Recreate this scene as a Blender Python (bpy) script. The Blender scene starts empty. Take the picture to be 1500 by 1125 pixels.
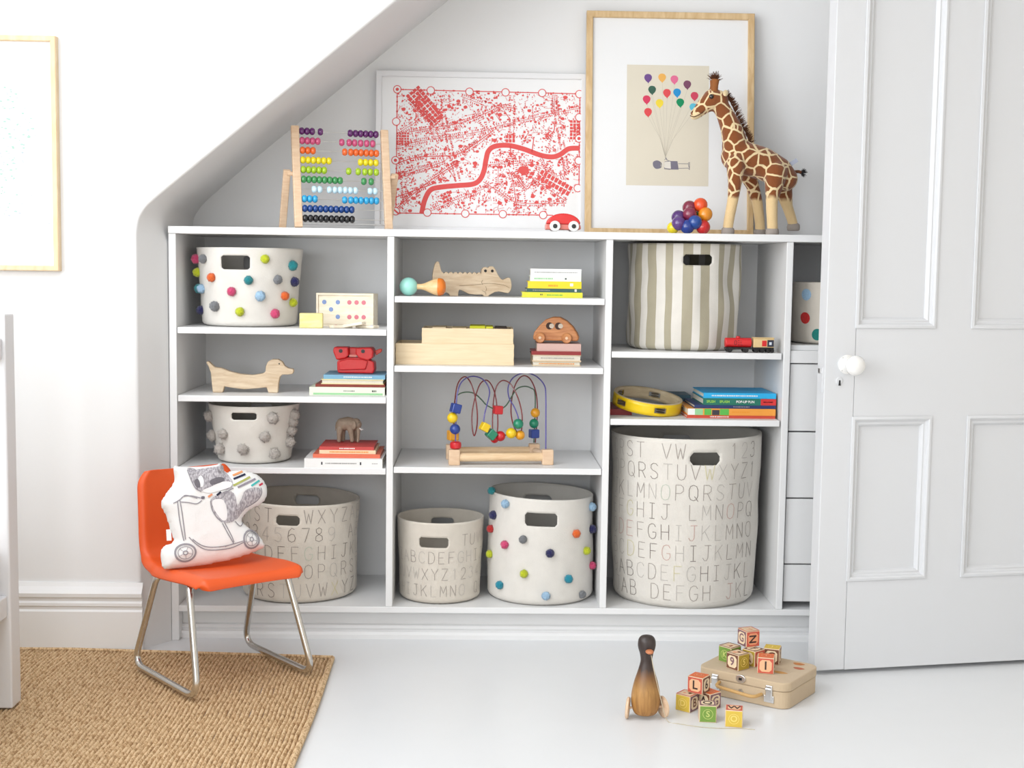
import bpy, bmesh, math, random
from mathutils import Vector, Matrix, noise

# ------------------------------------------------------------------ camera, light, exposure
SC = bpy.context.scene
COL = SC.collection
PI = math.pi
CAM = (0.0, -3.63755, 1.0524)
YAW, PITCH, ROLL, FPX = 0.02517, 0.08678, 0.01356, 1919.823


def setup_camera():
    cy, sy, cp, sp = math.cos(YAW), math.sin(YAW), math.cos(PITCH), math.sin(PITCH)
    f = Vector((sy * cp, cy * cp, -sp))
    r = Vector((cy, -sy, 0))
    u = r.cross(f)
    r2 = r * math.cos(ROLL) + u * math.sin(ROLL)
    u2 = -r * math.sin(ROLL) + u * math.cos(ROLL)
    m = Matrix(((r2.x, u2.x, -f.x, CAM[0]), (r2.y, u2.y, -f.y, CAM[1]), (r2.z, u2.z, -f.z, CAM[2]), (0, 0, 0, 1)))
    cd = bpy.data.cameras.new('camera')
    cd.sensor_width = 36.0
    cd.lens = FPX / 1500 * 36.0
    cd.clip_start = 0.05
    co = bpy.data.objects.new('camera', cd)
    COL.objects.link(co)
    co.matrix_world = m
    SC.camera = co


setup_camera()
SC.view_settings.view_transform = 'Standard'
SC.view_settings.look = 'None'
SC.view_settings.gamma = 1.0
SC.view_settings.use_curve_mapping = False
SC.view_settings.exposure = 0.0

W = bpy.data.worlds.new('daylight_sky')
SC.world = W
W.use_nodes = True
W.node_tree.nodes['Background'].inputs[0].default_value = (0.86, 0.93, 1.0, 1)
W.node_tree.nodes['Background'].inputs[1].default_value = 1.0


def area_light(name, loc, rot, sx, sz, power, col):
    ld = bpy.data.lights.new(name, 'AREA')
    ld.shape = 'RECTANGLE'
    ld.size, ld.size_y = sx, sz
    ld.energy = power
    ld.color = col
    o = bpy.data.objects.new(name, ld)
    COL.objects.link(o)
    o.location = loc
    o.rotation_euler = rot
    return o


ROOM = dict(x0=-2.3, x1=2.25, y0=-5.0, h=2.55)
# daylight at the left-wall window; far-left and rear lamps are added fill
DAY = (0.935, 0.968, 1.0)
area_light('daylight_left', (-2.27, -2.0, 1.5), (0, -PI / 2, 0), 1.5, 1.6, 37, DAY)
area_light('fill_left_far', (-2.27, -3.75, 1.5), (0, -PI / 2, 0), 1.5, 1.5, 58, DAY)  # added fill farther along the left wall
area_light('fill_rear', (-0.75, -4.97, 1.5), (PI / 2, 0, 0), 2.2, 1.5, 25, DAY)  # added frontal fill from behind the camera
# overhead fill, added above the room to brighten floor and shelf tops
area_light('fill_roof', (-1.20, -1.75, 2.53), (0, 0, 0), 1.4, 1.5, 24, DAY)

# ------------------------------------------------------------------ materials
MATS = {}


def new_mat(name):
    m = bpy.data.materials.new(name)
    m.use_nodes = True
    return m, m.node_tree, m.node_tree.nodes['Principled BSDF']


def paint(name, col, rough=0.5, bump=0.0, bscale=60.0, metal=0.0, var=0.0, coat=0.0, sheen=0.0):
    if name in MATS:
        return MATS[name]
    m, nt, b = new_mat(name)
    b.inputs['Base Color'].default_value = (*col, 1)
    b.inputs['Roughness'].default_value = rough
    b.inputs['Metallic'].default_value = metal
    b.inputs['Coat Weight'].default_value = coat
    b.inputs['Sheen Weight'].default_value = sheen
    tc = nt.nodes.new('ShaderNodeTexCoord')
    nz = nt.nodes.new('ShaderNodeTexNoise')
    nz.inputs['Scale'].default_value = bscale
    nz.inputs['Detail'].default_value = 4
    nt.links.new(tc.outputs['Object'], nz.inputs['Vector'])
    if bump:
        bp = nt.nodes.new('ShaderNodeBump')
        bp.inputs['Strength'].default_value = bump
        bp.inputs['Distance'].default_value = 0.002
        nt.links.new(nz.outputs['Fac'], bp.inputs['Height'])
        nt.links.new(bp.outputs['Normal'], b.inputs['Normal'])
    if var:
        mx = nt.nodes.new('ShaderNodeMix')
        mx.data_type = 'RGBA'
        mx.inputs[6].default_value = (*[c * (1 - var) for c in col], 1)
        mx.inputs[7].default_value = (*[min(1, c * (1 + var)) for c in col], 1)
        nt.links.new(nz.outputs['Fac'], mx.inputs[0])
        nt.links.new(mx.outputs[2], b.inputs['Base Color'])
    MATS[name] = m
    return m


def wood(name, c1, c2, scale=(30, 30, 4), rough=0.45, bump=0.15):
    if name in MATS:
        return MATS[name]
    m, nt, b = new_mat(name)
    tc = nt.nodes.new('ShaderNodeTexCoord')
    mp = nt.nodes.new('ShaderNodeMapping')
    mp.inputs['Scale'].default_value = scale
    nz = nt.nodes.new('ShaderNodeTexNoise')
    nz.inputs['Scale'].default_value = 3.0
    nz.inputs['Detail'].default_value = 6
    nz.inputs['Distortion'].default_value = 0.6
    cr = nt.nodes.new('ShaderNodeValToRGB')
    cr.color_ramp.elements[0].position = 0.35
    cr.color_ramp.elements[1].position = 0.68
    cr.color_ramp.elements[0].color = (*c1, 1)
    cr.color_ramp.elements[1].color = (*c2, 1)
    bp = nt.nodes.new('ShaderNodeBump')
    bp.inputs['Strength'].default_value = bump
    bp.inputs['Distance'].default_value = 0.0008
    L = nt.links.new
    L(tc.outputs['Object'], mp.inputs['Vector'])
    L(mp.outputs['Vector'], nz.inputs['Vector'])
    L(nz.outputs['Fac'], cr.inputs['Fac'])
    L(cr.outputs['Color'], b.inputs['Base Color'])
    L(nz.outputs['Fac'], bp.inputs['Height'])
    L(bp.outputs['Normal'], b.inputs['Normal'])
    b.inputs['Roughness'].default_value = rough
    MATS[name] = m
    return m


def canvas(name, col, var=0.06):
    """woven cotton canvas: two crossed wave bumps and a little slub"""
    if name in MATS:
        return MATS[name]
    m, nt, b = new_mat(name)
    L = nt.links.new
    tc = nt.nodes.new('ShaderNodeTexCoord')
    nz = nt.nodes.new('ShaderNodeTexNoise')
    nz.inputs['Scale'].default_value = 35
    nz.inputs['Detail'].default_value = 8
    L(tc.outputs['Object'], nz.inputs['Vector'])
    mx = nt.nodes.new('ShaderNodeMix')
    mx.data_type = 'RGBA'
    mx.inputs[6].default_value = (*[c * (1 - var) for c in col], 1)
    mx.inputs[7].default_value = (*[min(1, c * (1 + var)) for c in col], 1)
    L(nz.outputs['Fac'], mx.inputs[0])
    L(mx.outputs[2], b.inputs['Base Color'])
    wv = nt.nodes.new('ShaderNodeTexNoise')
    wv.inputs['Scale'].default_value = 420
    wv.inputs['Detail'].default_value = 2
    L(tc.outputs['Object'], wv.inputs['Vector'])
    ad = nt.nodes.new('ShaderNodeMath')
    ad.operation = 'ADD'
    L(nz.outputs['Fac'], ad.inputs[0])
    L(wv.outputs['Fac'], ad.inputs[1])
    bp = nt.nodes.new('ShaderNodeBump')
    bp.inputs['Strength'].default_value = 0.35
    bp.inputs['Distance'].default_value = 0.0015
    L(ad.outputs[0], bp.inputs['Height'])
    L(bp.outputs['Normal'], b.inputs['Normal'])
    b.inputs['Roughness'].default_value = 0.92
    b.inputs['Sheen Weight'].default_value = 0.15
    MATS[name] = m
    return m


def srgb(r, g, b):
    f = lambda c: (c / 255 / 12.92) if c / 255 <= 0.04045 else ((c / 255 + 0.055) / 1.055) ** 2.4
    return (f(r), f(g), f(b))


M_WALL = paint('matt_white_wall_paint', (0.84, 0.84, 0.84), 0.85, 0.12, 25)
M_ROOM = paint('cream_bounce_wall_paint', (0.73, 0.665, 0.58), 0.85, 0.1, 25)  # cream chosen for the unseen walls so their bounce warms the shade
M_CEIL = paint('white_ceiling_paint', (0.84, 0.84, 0.84), 0.9)
M_FLOOR = paint('white_floor_paint', (0.80, 0.81, 0.82), 0.32, 0.05, 12, var=0.012)
M_GLOSS = paint('white_gloss_woodwork', (0.83, 0.83, 0.83), 0.35, 0.04, 14)
M_SHELF = paint('white_shelf_paint', (0.82, 0.82, 0.82), 0.4, 0.03, 20)
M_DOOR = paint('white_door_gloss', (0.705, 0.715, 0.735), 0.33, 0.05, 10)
M_GLASS = paint('window_glass', (0.9, 0.95, 1.0), 0.05)
M_CHROME = paint('worn_chrome', (0.62, 0.61, 0.59), 0.2, 0.05, 90, metal=1.0, var=0.15)
M_STEEL = paint('thin_steel', (0.7, 0.7, 0.7), 0.3, metal=1.0)
M_BLACK = paint('black_paint', (0.012, 0.012, 0.014), 0.35)
M_DARK = paint('dark_shadow_gap', (0.01, 0.01, 0.012), 0.9)
M_IVORY = paint('ivory_ceramic', (0.88, 0.87, 0.85), 0.12, coat=0.5)
M_PAPER = paint('white_mount_board', (0.86, 0.86, 0.86), 0.8)
M_PAGES = paint('cream_page_edges', (0.74, 0.69, 0.58), 0.85, 0.3, 220, var=0.1)
M_CREAM = canvas('cream_cotton_canvas', (0.725, 0.69, 0.63))
M_WHITEC = canvas('white_cotton_canvas', (0.73, 0.70, 0.65))
M_NAT = canvas('natural_linen_canvas', (0.685, 0.63, 0.55), 0.08)
M_TAUPE = canvas('taupe_stripe_canvas', srgb(172, 164, 142))
M_BEECH = wood('pale_beech_wood', srgb(222, 188, 154), srgb(234, 206, 176), (8, 8, 40))
M_BEECHX = wood('pale_beech_wood_lengthwise', srgb(224, 190, 148), srgb(238, 210, 172), (6, 40, 40))
M_PINE = wood('light_pine_wood', srgb(230, 206, 168), srgb(238, 217, 182), (4, 50, 50))
M_ASH = wood('pale_ash_wood', srgb(206, 180, 148), srgb(226, 206, 178), (6, 30, 30), 0.6)
M_OAK = wood('oak_frame_wood', srgb(206, 172, 124), srgb(226, 198, 154), (20, 20, 5))
M_OAKP = wood('bleached_frame_wood', srgb(218, 190, 150), srgb(232, 208, 172), (20, 20, 5))
M_MAHO = wood('reddish_toy_wood', srgb(176, 108, 58), srgb(206, 142, 88), (6, 40, 40), 0.4)

# ------------------------------------------------------------------ mesh helpers


class G:
    """collects the faces of ONE mesh"""

    def __init__(self):
        self.v, self.f, self.m = [], [], []

    def add(self, vs, fs, mi=0):
        b = len(self.v)
        self.v += [tuple(p) for p in vs]
        self.f += [tuple(b + i for i in f) for f in fs]
        self.m += [mi] * len(fs)
        return self

    def box(self, x0, x1, y0, y1, z0, z1, mi=0):
        vs = [(x, y, z) for z in (z0, z1) for y in (y0, y1) for x in (x0, x1)]
        return self.add(vs, [(0, 2, 3, 1), (4, 5, 7, 6), (0, 1, 5, 4), (2, 6, 7, 3), (0, 4, 6, 2), (1, 3, 7, 5)], mi)

    def prism(self, poly, y0, y1, mi=0, side=None):
        """outline in (x, z), thickness along y"""
        n = len(poly)
        vs = [(x, y0, z) for x, z in poly] + [(x, y1, z) for x, z in poly]
        area = sum(poly[i][0] * poly[(i + 1) % n][1] - poly[(i + 1) % n][0] * poly[i][1] for i in range(n))
        idx = list(range(n))
        if area < 0:
            idx = idx[::-1]
        self.add(vs, [tuple(idx), tuple(n + i for i in reversed(idx))], mi)
        b = len(self.v) - 2 * n
        for k in range(n):
            i, j = idx[k], idx[(k + 1) % n]
            self.f.append((b + i, b + n + i, b + n + j, b + j))
            self.m.append(mi if side is None else side)
        return self

    def tube(self, path, r, n=8, closed=False, mi=0, caps=True):
        P = [Vector(p) for p in path]
        N = len(P)
        rr = r if isinstance(r, (list, tuple)) else [r] * N
        T = []
        for i in range(N):
            a = P[(i - 1) % N] if (closed or i > 0) else P[i]
            c = P[(i + 1) % N] if (closed or i < N - 1) else P[i]
            d = c - a
            T.append(d.normalized() if d.length > 1e-9 else Vector((0, 0, 1)))
        ref = Vector((0, 0, 1)) if abs(T[0].z) < 0.9 else Vector((1, 0, 0))
        nrm = (ref - T[0] * ref.dot(T[0])).normalized()
        vs = []
        for i in range(N):
            nrm = (nrm - T[i] * nrm.dot(T[i]))
            nrm = nrm.normalized() if nrm.length > 1e-9 else T[i].orthogonal().normalized()
            bn = T[i].cross(nrm)
            for k in range(n):
                a = 2 * PI * k / n
                vs.append(P[i] + (nrm * math.cos(a) + bn * math.sin(a)) * rr[i])
        fs = []
        for i in range(N if closed else N - 1):
            j = (i + 1) % N
            for k in range(n):
                l = (k + 1) % n
                fs.append((i * n + k, i * n + l, j * n + l, j * n + k))
        if not closed and caps:
            fs.append(tuple(reversed(range(n))))
            fs.append(tuple((N - 1) * n + k for k in range(n)))
        return self.add(vs, fs, mi)

    def lathe(self, prof, n=28, c=(0, 0, 0), axis='z', mi=0, sx=1.0, sy=1.0, closed=False):
        vs, fs = [], []
        for r, h in prof:
            for k in range(n):
                a = 2 * PI * k / n
                p = (r * math.cos(a) * sx, r * math.sin(a) * sy, h)
                if axis == 'x':
                    p = (p[2], p[0], p[1])
                elif axis == 'y':
                    p = (p[1], p[2], p[0])
                vs.append((p[0] + c[0], p[1] + c[1], p[2] + c[2]))
        for i in range(len(prof) - 1):
            for k in range(n):
                l = (k + 1) % n
                fs.append((i * n + k, i * n + l, (i + 1) * n + l, (i + 1) * n + k))
        if closed:
            for k in range(n):
                l = (k + 1) % n
                q = (len(prof) - 1) * n
                fs.append((q + k, q + l, l, k))
            return self.add(vs, fs, mi)
        if prof[0][0] > 1e-6:
            fs.append(tuple(reversed(range(n))))
        if prof[-1][0] > 1e-6:
            fs.append(tuple((len(prof) - 1) * n + k for k in range(n)))
        return self.add(vs, fs, mi)

    def ball(self, c, r, n=20, m=12, mi=0, s=(1, 1, 1)):
        vs, fs = [], []
        for i in range(m + 1):
            t = PI * i / m
            for k in range(n):
                a = 2 * PI * k / n
                vs.append((c[0] + r * s[0] * math.sin(t) * math.cos(a), c[1] + r * s[1] * math.sin(t) * math.sin(a), c[2] - r * s[2] * math.cos(t)))
        for i in range(m):
            for k in range(n):
                l = (k + 1) % n
                fs.append((i * n + k, i * n + l, (i + 1) * n + l, (i + 1) * n + k))
        return self.add(vs, fs, mi)

    def ribbon(self, line, w, fn, mi=0, closed=False, step=0.006):
        """flat stroke of width w along a 2D line, laid on the surface fn(u, v) -> point"""
        P = [Vector((a, b)) for a, b in line]
        if closed:
            P.append(P[0])
        Q = [P[0]]
        for a, b in zip(P, P[1:]):
            k = max(1, int((b - a).length / step))
            Q += [a.lerp(b, (i + 1) / k) for i in range(k)]
        N = len(Q)
        vs = []
        for i in range(N):
            a = Q[i - 1] if i else (Q[-2] if closed else Q[0])
            c = Q[i + 1] if i < N - 1 else (Q[1] if closed else Q[-1])
            d = c - a
            d = d.normalized() if d.length > 1e-9 else Vector((1, 0))
            nn = Vector((-d.y, d.x)) * (w / 2)
            vs.append(fn(*(Q[i] + nn)))
            vs.append(fn(*(Q[i] - nn)))
        return self.add(vs, [(2 * i, 2 * i + 1, 2 * i + 3, 2 * i + 2) for i in range(N - 1)], mi)

    def flat(self, poly, fn, mi=0):
        n = len(poly)
        area = sum(poly[i][0] * poly[(i + 1) % n][1] - poly[(i + 1) % n][0] * poly[i][1] for i in range(n))
        if area < 0:
            poly = poly[::-1]
        return self.add([fn(*p) for p in poly], [tuple(range(n))], mi)

    def disc(self, u, v, r, fn, mi=0, n=20, rv=None):
        rv = r if rv is None else rv
        return self.flat([(u + r * math.cos(2 * PI * k / n), v + rv * math.sin(2 * PI * k / n)) for k in range(n)], fn, mi)

    def ring(self, x0, x1, z0, z1, prof, mi=0):
        """mitred rectangular moulding in the xz plane; prof = (inset, y)"""
        vs, fs = [], []
        for d, y in prof:
            vs += [(x0 + d, y, z0 + d), (x1 - d, y, z0 + d), (x1 - d, y, z1 - d), (x0 + d, y, z1 - d)]
        for i in range(len(prof) - 1):
            for k in range(4):
                l = (k + 1) % 4
                fs.append((i * 4 + k, i * 4 + l, (i + 1) * 4 + l, (i + 1) * 4 + k))
        return self.add(vs, fs, mi)


def mesh_of(name, g, mats, smooth=False, angle=40):
    me = bpy.data.meshes.new(name)
    me.from_pydata(g.v, [], g.f)
    for m in (mats if isinstance(mats, (list, tuple)) else [mats]):
        me.materials.append(m)
    if max(g.m or [0]) > 0:
        me.polygons.foreach_set('material_index', g.m)
    if smooth:
        me.polygons.foreach_set('use_smooth', [True] * len(me.polygons))
        if angle < 179:
            me.set_sharp_from_angle(angle=math.radians(angle))
    me.update()
    return me


def place(o, parent=None, loc=None, rot=None, scale=None):
    COL.objects.link(o)
    if parent:
        o.parent = parent
    if loc:
        o.location = loc
    if rot:
        o.rotation_euler = rot
    if scale:
        o.scale = scale
    return o


def obj(name, g, mats, parent=None, loc=None, rot=None, smooth=False, angle=40, bevel=0, seg=2, sub=0, solid=0, fix=False):
    me = g if isinstance(g, bpy.types.Mesh) else mesh_of(name, g, mats, smooth, angle)
    o = place(bpy.data.objects.new(name, me), parent, loc, rot)
    if fix:
        bm = bmesh.new()
        bm.from_mesh(me)
        bmesh.ops.remove_doubles(bm, verts=bm.verts, dist=1e-6)
        bmesh.ops.recalc_face_normals(bm, faces=bm.faces)
        bm.to_mesh(me)
        bm.free()
    if solid:
        md = o.modifiers.new('thickness', 'SOLIDIFY')
        md.thickness = solid
        md.offset = -1
    if bevel:
        md = o.modifiers.new('soft_edges', 'BEVEL')
        md.width = bevel
        md.segments = seg
        md.limit_method = 'ANGLE'
        md.angle_limit = math.radians(35)
        md.harden_normals = False
    if sub:
        md = o.modifiers.new('smooth', 'SUBSURF')
        md.levels = md.render_levels = sub
    return o


def tag(o, label, cat, group=None):
    o['label'] = label
    o['category'] = cat
    if group:
        o['group'] = group
    return o


def thing(name, label, cat, loc=(0, 0, 0), rz=0.0, group=None, rx=0.0):
    o = bpy.data.objects.new(name, None)
    o.empty_display_size = 0.02
    COL.objects.link(o)
    o.location = loc
    o.rotation_euler = (rx, 0, rz)
    return tag(o, label, cat, group)


def struct(name, g, mats, **k):
    o = obj(name, g, mats, **k)
    o['kind'] = 'structure'
    return o


def fillet(pts, r, n=6):
    P = [Vector(p) for p in pts]
    out = [P[0]]
    for a, b, c in zip(P, P[1:], P[2:]):
        d1, d2 = (a - b), (c - b)
        q = min(r, d1.length * 0.48, d2.length * 0.48)
        s, e = b + d1.normalized() * q, b + d2.normalized() * q
        for i in range(n + 1):
            t = i / n
            out.append(s * (1 - t) ** 2 + b * 2 * t * (1 - t) + e * t * t)
    out.append(P[-1])
    return out


def spline(pts, k=8, closed=False):
    """Catmull-Rom through the points"""
    P = [Vector(p) for p in pts]
    n = len(P)
    out = []
    for i in range(n if closed else n - 1):
        p0 = P[(i - 1) % n] if (closed or i > 0) else P[0]
        p1, p2 = P[i], P[(i + 1) % n]
        p3 = P[(i + 2) % n] if (closed or i < n - 2) else P[-1]
        for j in range(k):
            t = j / k
            out.append(0.5 * ((2 * p1) + (p2 - p0) * t + (2 * p0 - 5 * p1 + 4 * p2 - p3) * t * t + (3 * p1 - p0 - 3 * p2 + p3) * t ** 3))
    if not closed:
        out.append(P[-1])
    return out


def spl2(pts, k=6, closed=True):
    return [(p.x, p.y) for p in spline([(a, b, 0) for a, b in pts], k, closed)]


# single-line alphabet for stitched letters: strokes on a 0..1 square
O_ = [(.5, 0), (.2, .08), (.06, .3), (.06, .7), (.2, .92), (.5, 1), (.8, .92), (.94, .7), (.94, .3), (.8, .08), (.5, 0)]
GLYPH = {
    'A': [[(0, 0), (.5, 1), (1, 0)], [(.2, .38), (.8, .38)]],
    'B': [[(.1, 0), (.1, 1), (.6, 1), (.82, .88), (.82, .64), (.6, .53), (.1, .53)], [(.6, .53), (.9, .4), (.9, .13), (.65, 0), (.1, 0)]],
    'C': [[(.92, .8), (.75, .97), (.5, 1), (.2, .9), (.06, .65), (.06, .35), (.2, .1), (.5, 0), (.75, .03), (.92, .2)]],
    'D': [[(.1, 0), (.1, 1), (.5, 1), (.8, .88), (.94, .6), (.94, .4), (.8, .12), (.5, 0), (.1, 0)]],
    'E': [[(.9, 0), (.12, 0), (.12, 1), (.9, 1)], [(.12, .53), (.75, .53)]],
    'F': [[(.12, 0), (.12, 1), (.9, 1)], [(.12, .53), (.75, .53)]],
    'G': [[(.92, .8), (.75, .97), (.5, 1), (.2, .9), (.06, .65), (.06, .35), (.2, .1), (.5, 0), (.78, .05), (.94, .22), (.94, .45), (.55, .45)]],
    'H': [[(.1, 0), (.1, 1)], [(.9, 0), (.9, 1)], [(.1, .52), (.9, .52)]],
    'I': [[(.5, 0), (.5, 1)], [(.2, 0), (.8, 0)], [(.2, 1), (.8, 1)]],
    'J': [[(.3, 1), (1, 1)], [(.7, 1), (.7, .2), (.55, .02), (.3, .02), (.12, .2)]],
    'K': [[(.1, 0), (.1, 1)], [(.9, 1), (.1, .42)], [(.38, .62), (.92, 0)]],
    'L': [[(.15, 1), (.15, 0), (.85, 0)]],
    'M': [[(.05, 0), (.1, 1), (.5, .3), (.9, 1), (.95, 0)]],
    'N': [[(.1, 0), (.1, 1), (.9, 0), (.9, 1)]],
    'O': [O_], 'Q': [O_, [(.6, .28), (.98, -.05)]],
    'P': [[(.12, 0), (.12, 1), (.62, 1), (.88, .86), (.88, .6), (.62, .46), (.12, .46)]],
    'R': [[(.12, 0), (.12, 1), (.62, 1), (.88, .86), (.88, .6), (.62, .46), (.12, .46)], [(.5, .46), (.9, 0)]],
    'S': [[(.88, .84), (.7, .98), (.4, 1), (.16, .88), (.14, .68), (.35, .54), (.65, .47), (.88, .32), (.86, .12), (.6, 0), (.3, .02), (.1, .16)]],
    'T': [[(.5, 0), (.5, 1)], [(.05, 1), (.95, 1)]],
    'U': [[(.08, 1), (.08, .28), (.25, .05), (.5, 0), (.75, .05), (.92, .28), (.92, 1)]],
    'V': [[(.03, 1), (.5, 0), (.97, 1)]],
    'W': [[(0, 1), (.25, 0), (.5, .75), (.75, 0), (1, 1)]],
    'X': [[(.06, 0), (.94, 1)], [(.06, 1), (.94, 0)]],
    'Y': [[(.03, 1), (.5, .5), (.97, 1)], [(.5, .5), (.5, 0)]],
    'Z': [[(.08, 1), (.92, 1), (.08, 0), (.92, 0)]],
    '1': [[(.3, .8), (.55, 1), (.55, 0)]],
    '2': [[(.12, .76), (.25, .95), (.5, 1), (.78, .93), (.86, .7), (.75, .48), (.1, 0), (.9, 0)]],
    '3': [[(.12, .85), (.35, 1), (.65, .98), (.84, .8), (.75, .58), (.45, .53)], [(.75, .53), (.9, .33), (.8, .08), (.5, 0), (.2, .03), (.08, .18)]],
    '4': [[(.72, 0), (.72, 1), (.06, .32), (.95, .32)]],
    '5': [[(.85, 1), (.22, 1), (.16, .56), (.5, .63), (.8, .53), (.9, .3), (.75, .06), (.45, 0), (.1, .1)]],
    '6': [[(.8, .92), (.5, 1), (.2, .8), (.08, .4), (.15, .12), (.5, 0), (.82, .1), (.9, .33), (.75, .55), (.45, .58), (.12, .42)]],
    '7': [[(.08, 1), (.92, 1), (.4, 0)]],
    '8': [[(.5, .53), (.22, .64), (.18, .88), (.5, 1), (.82, .88), (.78, .64), (.5, .53), (.14, .38), (.1, .12), (.5, 0), (.9, .12), (.86, .38), (.5, .53)]],
    '9': [[(.2, .05), (.5, 0), (.8, .2), (.92, .6), (.85, .88), (.5, 1), (.18, .9), (.1, .67), (.25, .45), (.55, .42), (.88, .58)]],
    '-': [[(.2, .5), (.8, .5)]],
}


def letter(g, ch, u, v, w, h, stroke, fn, mi=0):
    for line in GLYPH.get(ch, []):
        g.ribbon([(u + a * w, v + b * h) for a, b in line], stroke, fn, mi)


def words(g, s, u, v, w, h, stroke, fn, mi=0, gap=0.25):
    for ch in s:
        letter(g, ch, u, v, w, h, stroke, fn, mi)
        u += w * (1 + gap)


_T = {}


def text_tris(s):
    """outline letters of the built-in font as a triangle list, 1 unit high, centred"""
    if s not in _T:
        cu = bpy.data.curves.new('t', 'FONT')
        cu.body = s
        cu.align_x = 'CENTER'
        cu.align_y = 'CENTER'
        cu.resolution_u = 3
        cu.offset = 0.022
        o = bpy.data.objects.new('t', cu)
        COL.objects.link(o)
        dg = bpy.context.evaluated_depsgraph_get()
        me = o.evaluated_get(dg).to_mesh()
        _T[s] = ([(v.co.x, v.co.y) for v in me.vertices], [tuple(p.vertices) for p in me.polygons])
        o.evaluated_get(dg).to_mesh_clear()
        bpy.data.objects.remove(o)
        bpy.data.curves.remove(cu)
    return _T[s]


def type_on(g, s, u, v, size, fn, mi=0, sx=1.0, rot=0.0, bold=0.0):
    vs, fs = text_tris(s)
    c, sn = math.cos(rot), math.sin(rot)
    for dx in (0,):
        g.add([fn(u + (a * sx + dx) * size * c - b * size * sn, v + (a * sx + dx) * size * sn + b * size * c) for a, b in vs], fs, mi)


def front(y=0.0, x0=0.0, z0=0.0):
    return lambda a, b: (x0 + a, y, z0 + b)


def blob(name, chains, vox, mat, parent, smooth_it=6, k=5):
    """one continuous organic body grown from chains of (x, y, z, r)"""
    g = G()
    for ch in chains:
        pts = [Vector(p) for p in ch]
        for a, b in zip(pts, pts[1:] if len(pts) > 1 else pts):
            d = (b - a)
            L = Vector(d[:3]).length
            n = max(1, int(L / (0.35 * min(a[3], b[3]))))
            for i in range(n + 1):
                p = a.lerp(b, i / n)
                g.ball((p[0], p[1], p[2]), p[3], 12, 8)
    o = obj(name, g, mat, parent, smooth=True, angle=180)
    md = o.modifiers.new('one_skin', 'REMESH')
    md.mode = 'VOXEL'
    md.voxel_size = vox
    md.use_smooth_shade = True
    md = o.modifiers.new('soft', 'SMOOTH')
    md.iterations = smooth_it
    md.factor = 0.5
    return o


# ------------------------------------------------------------------ the room
X0, X1, YB, RH = ROOM['x0'], ROOM['x1'], ROOM['y0'], ROOM['h']
NB = 0.397           # face of the alcove's back wall
struct('floor', G().box(X0 - .1, X1 + .1, YB - .1, NB + .1, -0.05, 0.0), M_FLOOR)
g = G()
AX, AY = [X0 - .1, -1.90, -.50, X1 + .1], [YB - .1, -2.50, -1.00, NB + .1]
for i in range(3):
    for j in range(3):
        if i == 1 and j == 1:
            continue
        g.box(AX[i], AX[i + 1], AY[j], AY[j + 1], RH, RH + .05)
struct('ceiling', g, M_CEIL, fix=True)
rw = struct('window_3', G().ring(-1.90, -.50, -2.50, -1.00, [(0, -.05), (0, 0), (.05, 0), (.05, -.05)]), M_GLOSS)  # unseen roof window, added to go with the overhead fill
rw.location = (0, 0, RH)
for v in rw.data.vertices:
    x, y, z = v.co
    v.co = (x, z, -y)
obj('pane', G().box(-1.86, -.54, -2.46, -1.04, .03, .036), M_GLASS, rw)
struct('wall_back', G().box(X0 - .1, X1 + .1, NB, NB + .08, 0, RH), M_WALL)


def hole_wall(axis, c0, c1, a0, a1, holes, z0, z1):
    """wall slab with window openings; axis = the wall's normal"""
    g = G()
    A, Z = sorted([a0, a1] + [q for h in holes for q in h]), [0, z0, z1, RH]
    P = lambda c, a, z: (c, a, z) if axis == 'x' else (a, c, z)
    for i in range(len(A) - 1):
        for j in range(3):
            if j == 1 and (A[i], A[i + 1]) in holes:
                continue
            for c in (c0, c1):
                g.add([P(c, A[i], Z[j]), P(c, A[i + 1], Z[j]), P(c, A[i + 1], Z[j + 1]), P(c, A[i], Z[j + 1])], [(0, 1, 2, 3)])
    for ha, hb in holes:
        ring = [(ha, z0), (hb, z0), (hb, z1), (ha, z1)]
        for k in range(4):
            (p, q), (r, s) = ring[k], ring[(k + 1) % 4]
            g.add([P(c0, p, q), P(c0, r, s), P(c1, r, s), P(c1, p, q)], [(0, 1, 2, 3)])
    return g


struct('wall_left', hole_wall('x', X0 - .1, X0, YB - .1, -.1, [(-4.5, -3.0), (-2.8, -1.2)], .75, 2.25), M_ROOM, fix=True)
struct('wall_rear', hole_wall('y', YB - .1, YB, X0 - .1, X1 + .1, [(-1.85, .35)], .75, 2.25), M_ROOM, fix=True)
struct('wall_right', G().box(X1, X1 + .1, YB - .1, NB + .1, 0, RH), M_ROOM)


def window(n, axis, c, a0, a1, z0, z1):
    g = G()
    w = .05
    def bar(p0, p1, q0, q1):
        if axis == 'x':
            g.box(c - .07, c - .03, p0, p1, q0, q1)
        else:
            g.box(p0, p1, c - .07, c - .03, q0, q1)
    bar(a0, a0 + w, z0, z1); bar(a1 - w, a1, z0, z1); bar(a0, a1, z0, z0 + w); bar(a0, a1, z1 - w, z1)
    bar(a0, a1, (z0 + z1) / 2 - .02, (z0 + z1) / 2 + .02); bar((a0 + a1) / 2 - .015, (a0 + a1) / 2 + .015, z0, z1)
    o = struct('window_%d' % n, g, M_GLOSS)
    p = G()
    if axis == 'x':
        p.box(c - .053, c - .047, a0, a1, z0, z1)
    else:
        p.box(a0, a1, c - .053, c - .047, z0, z1)
    obj('pane', p, M_GLASS, o)


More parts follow.
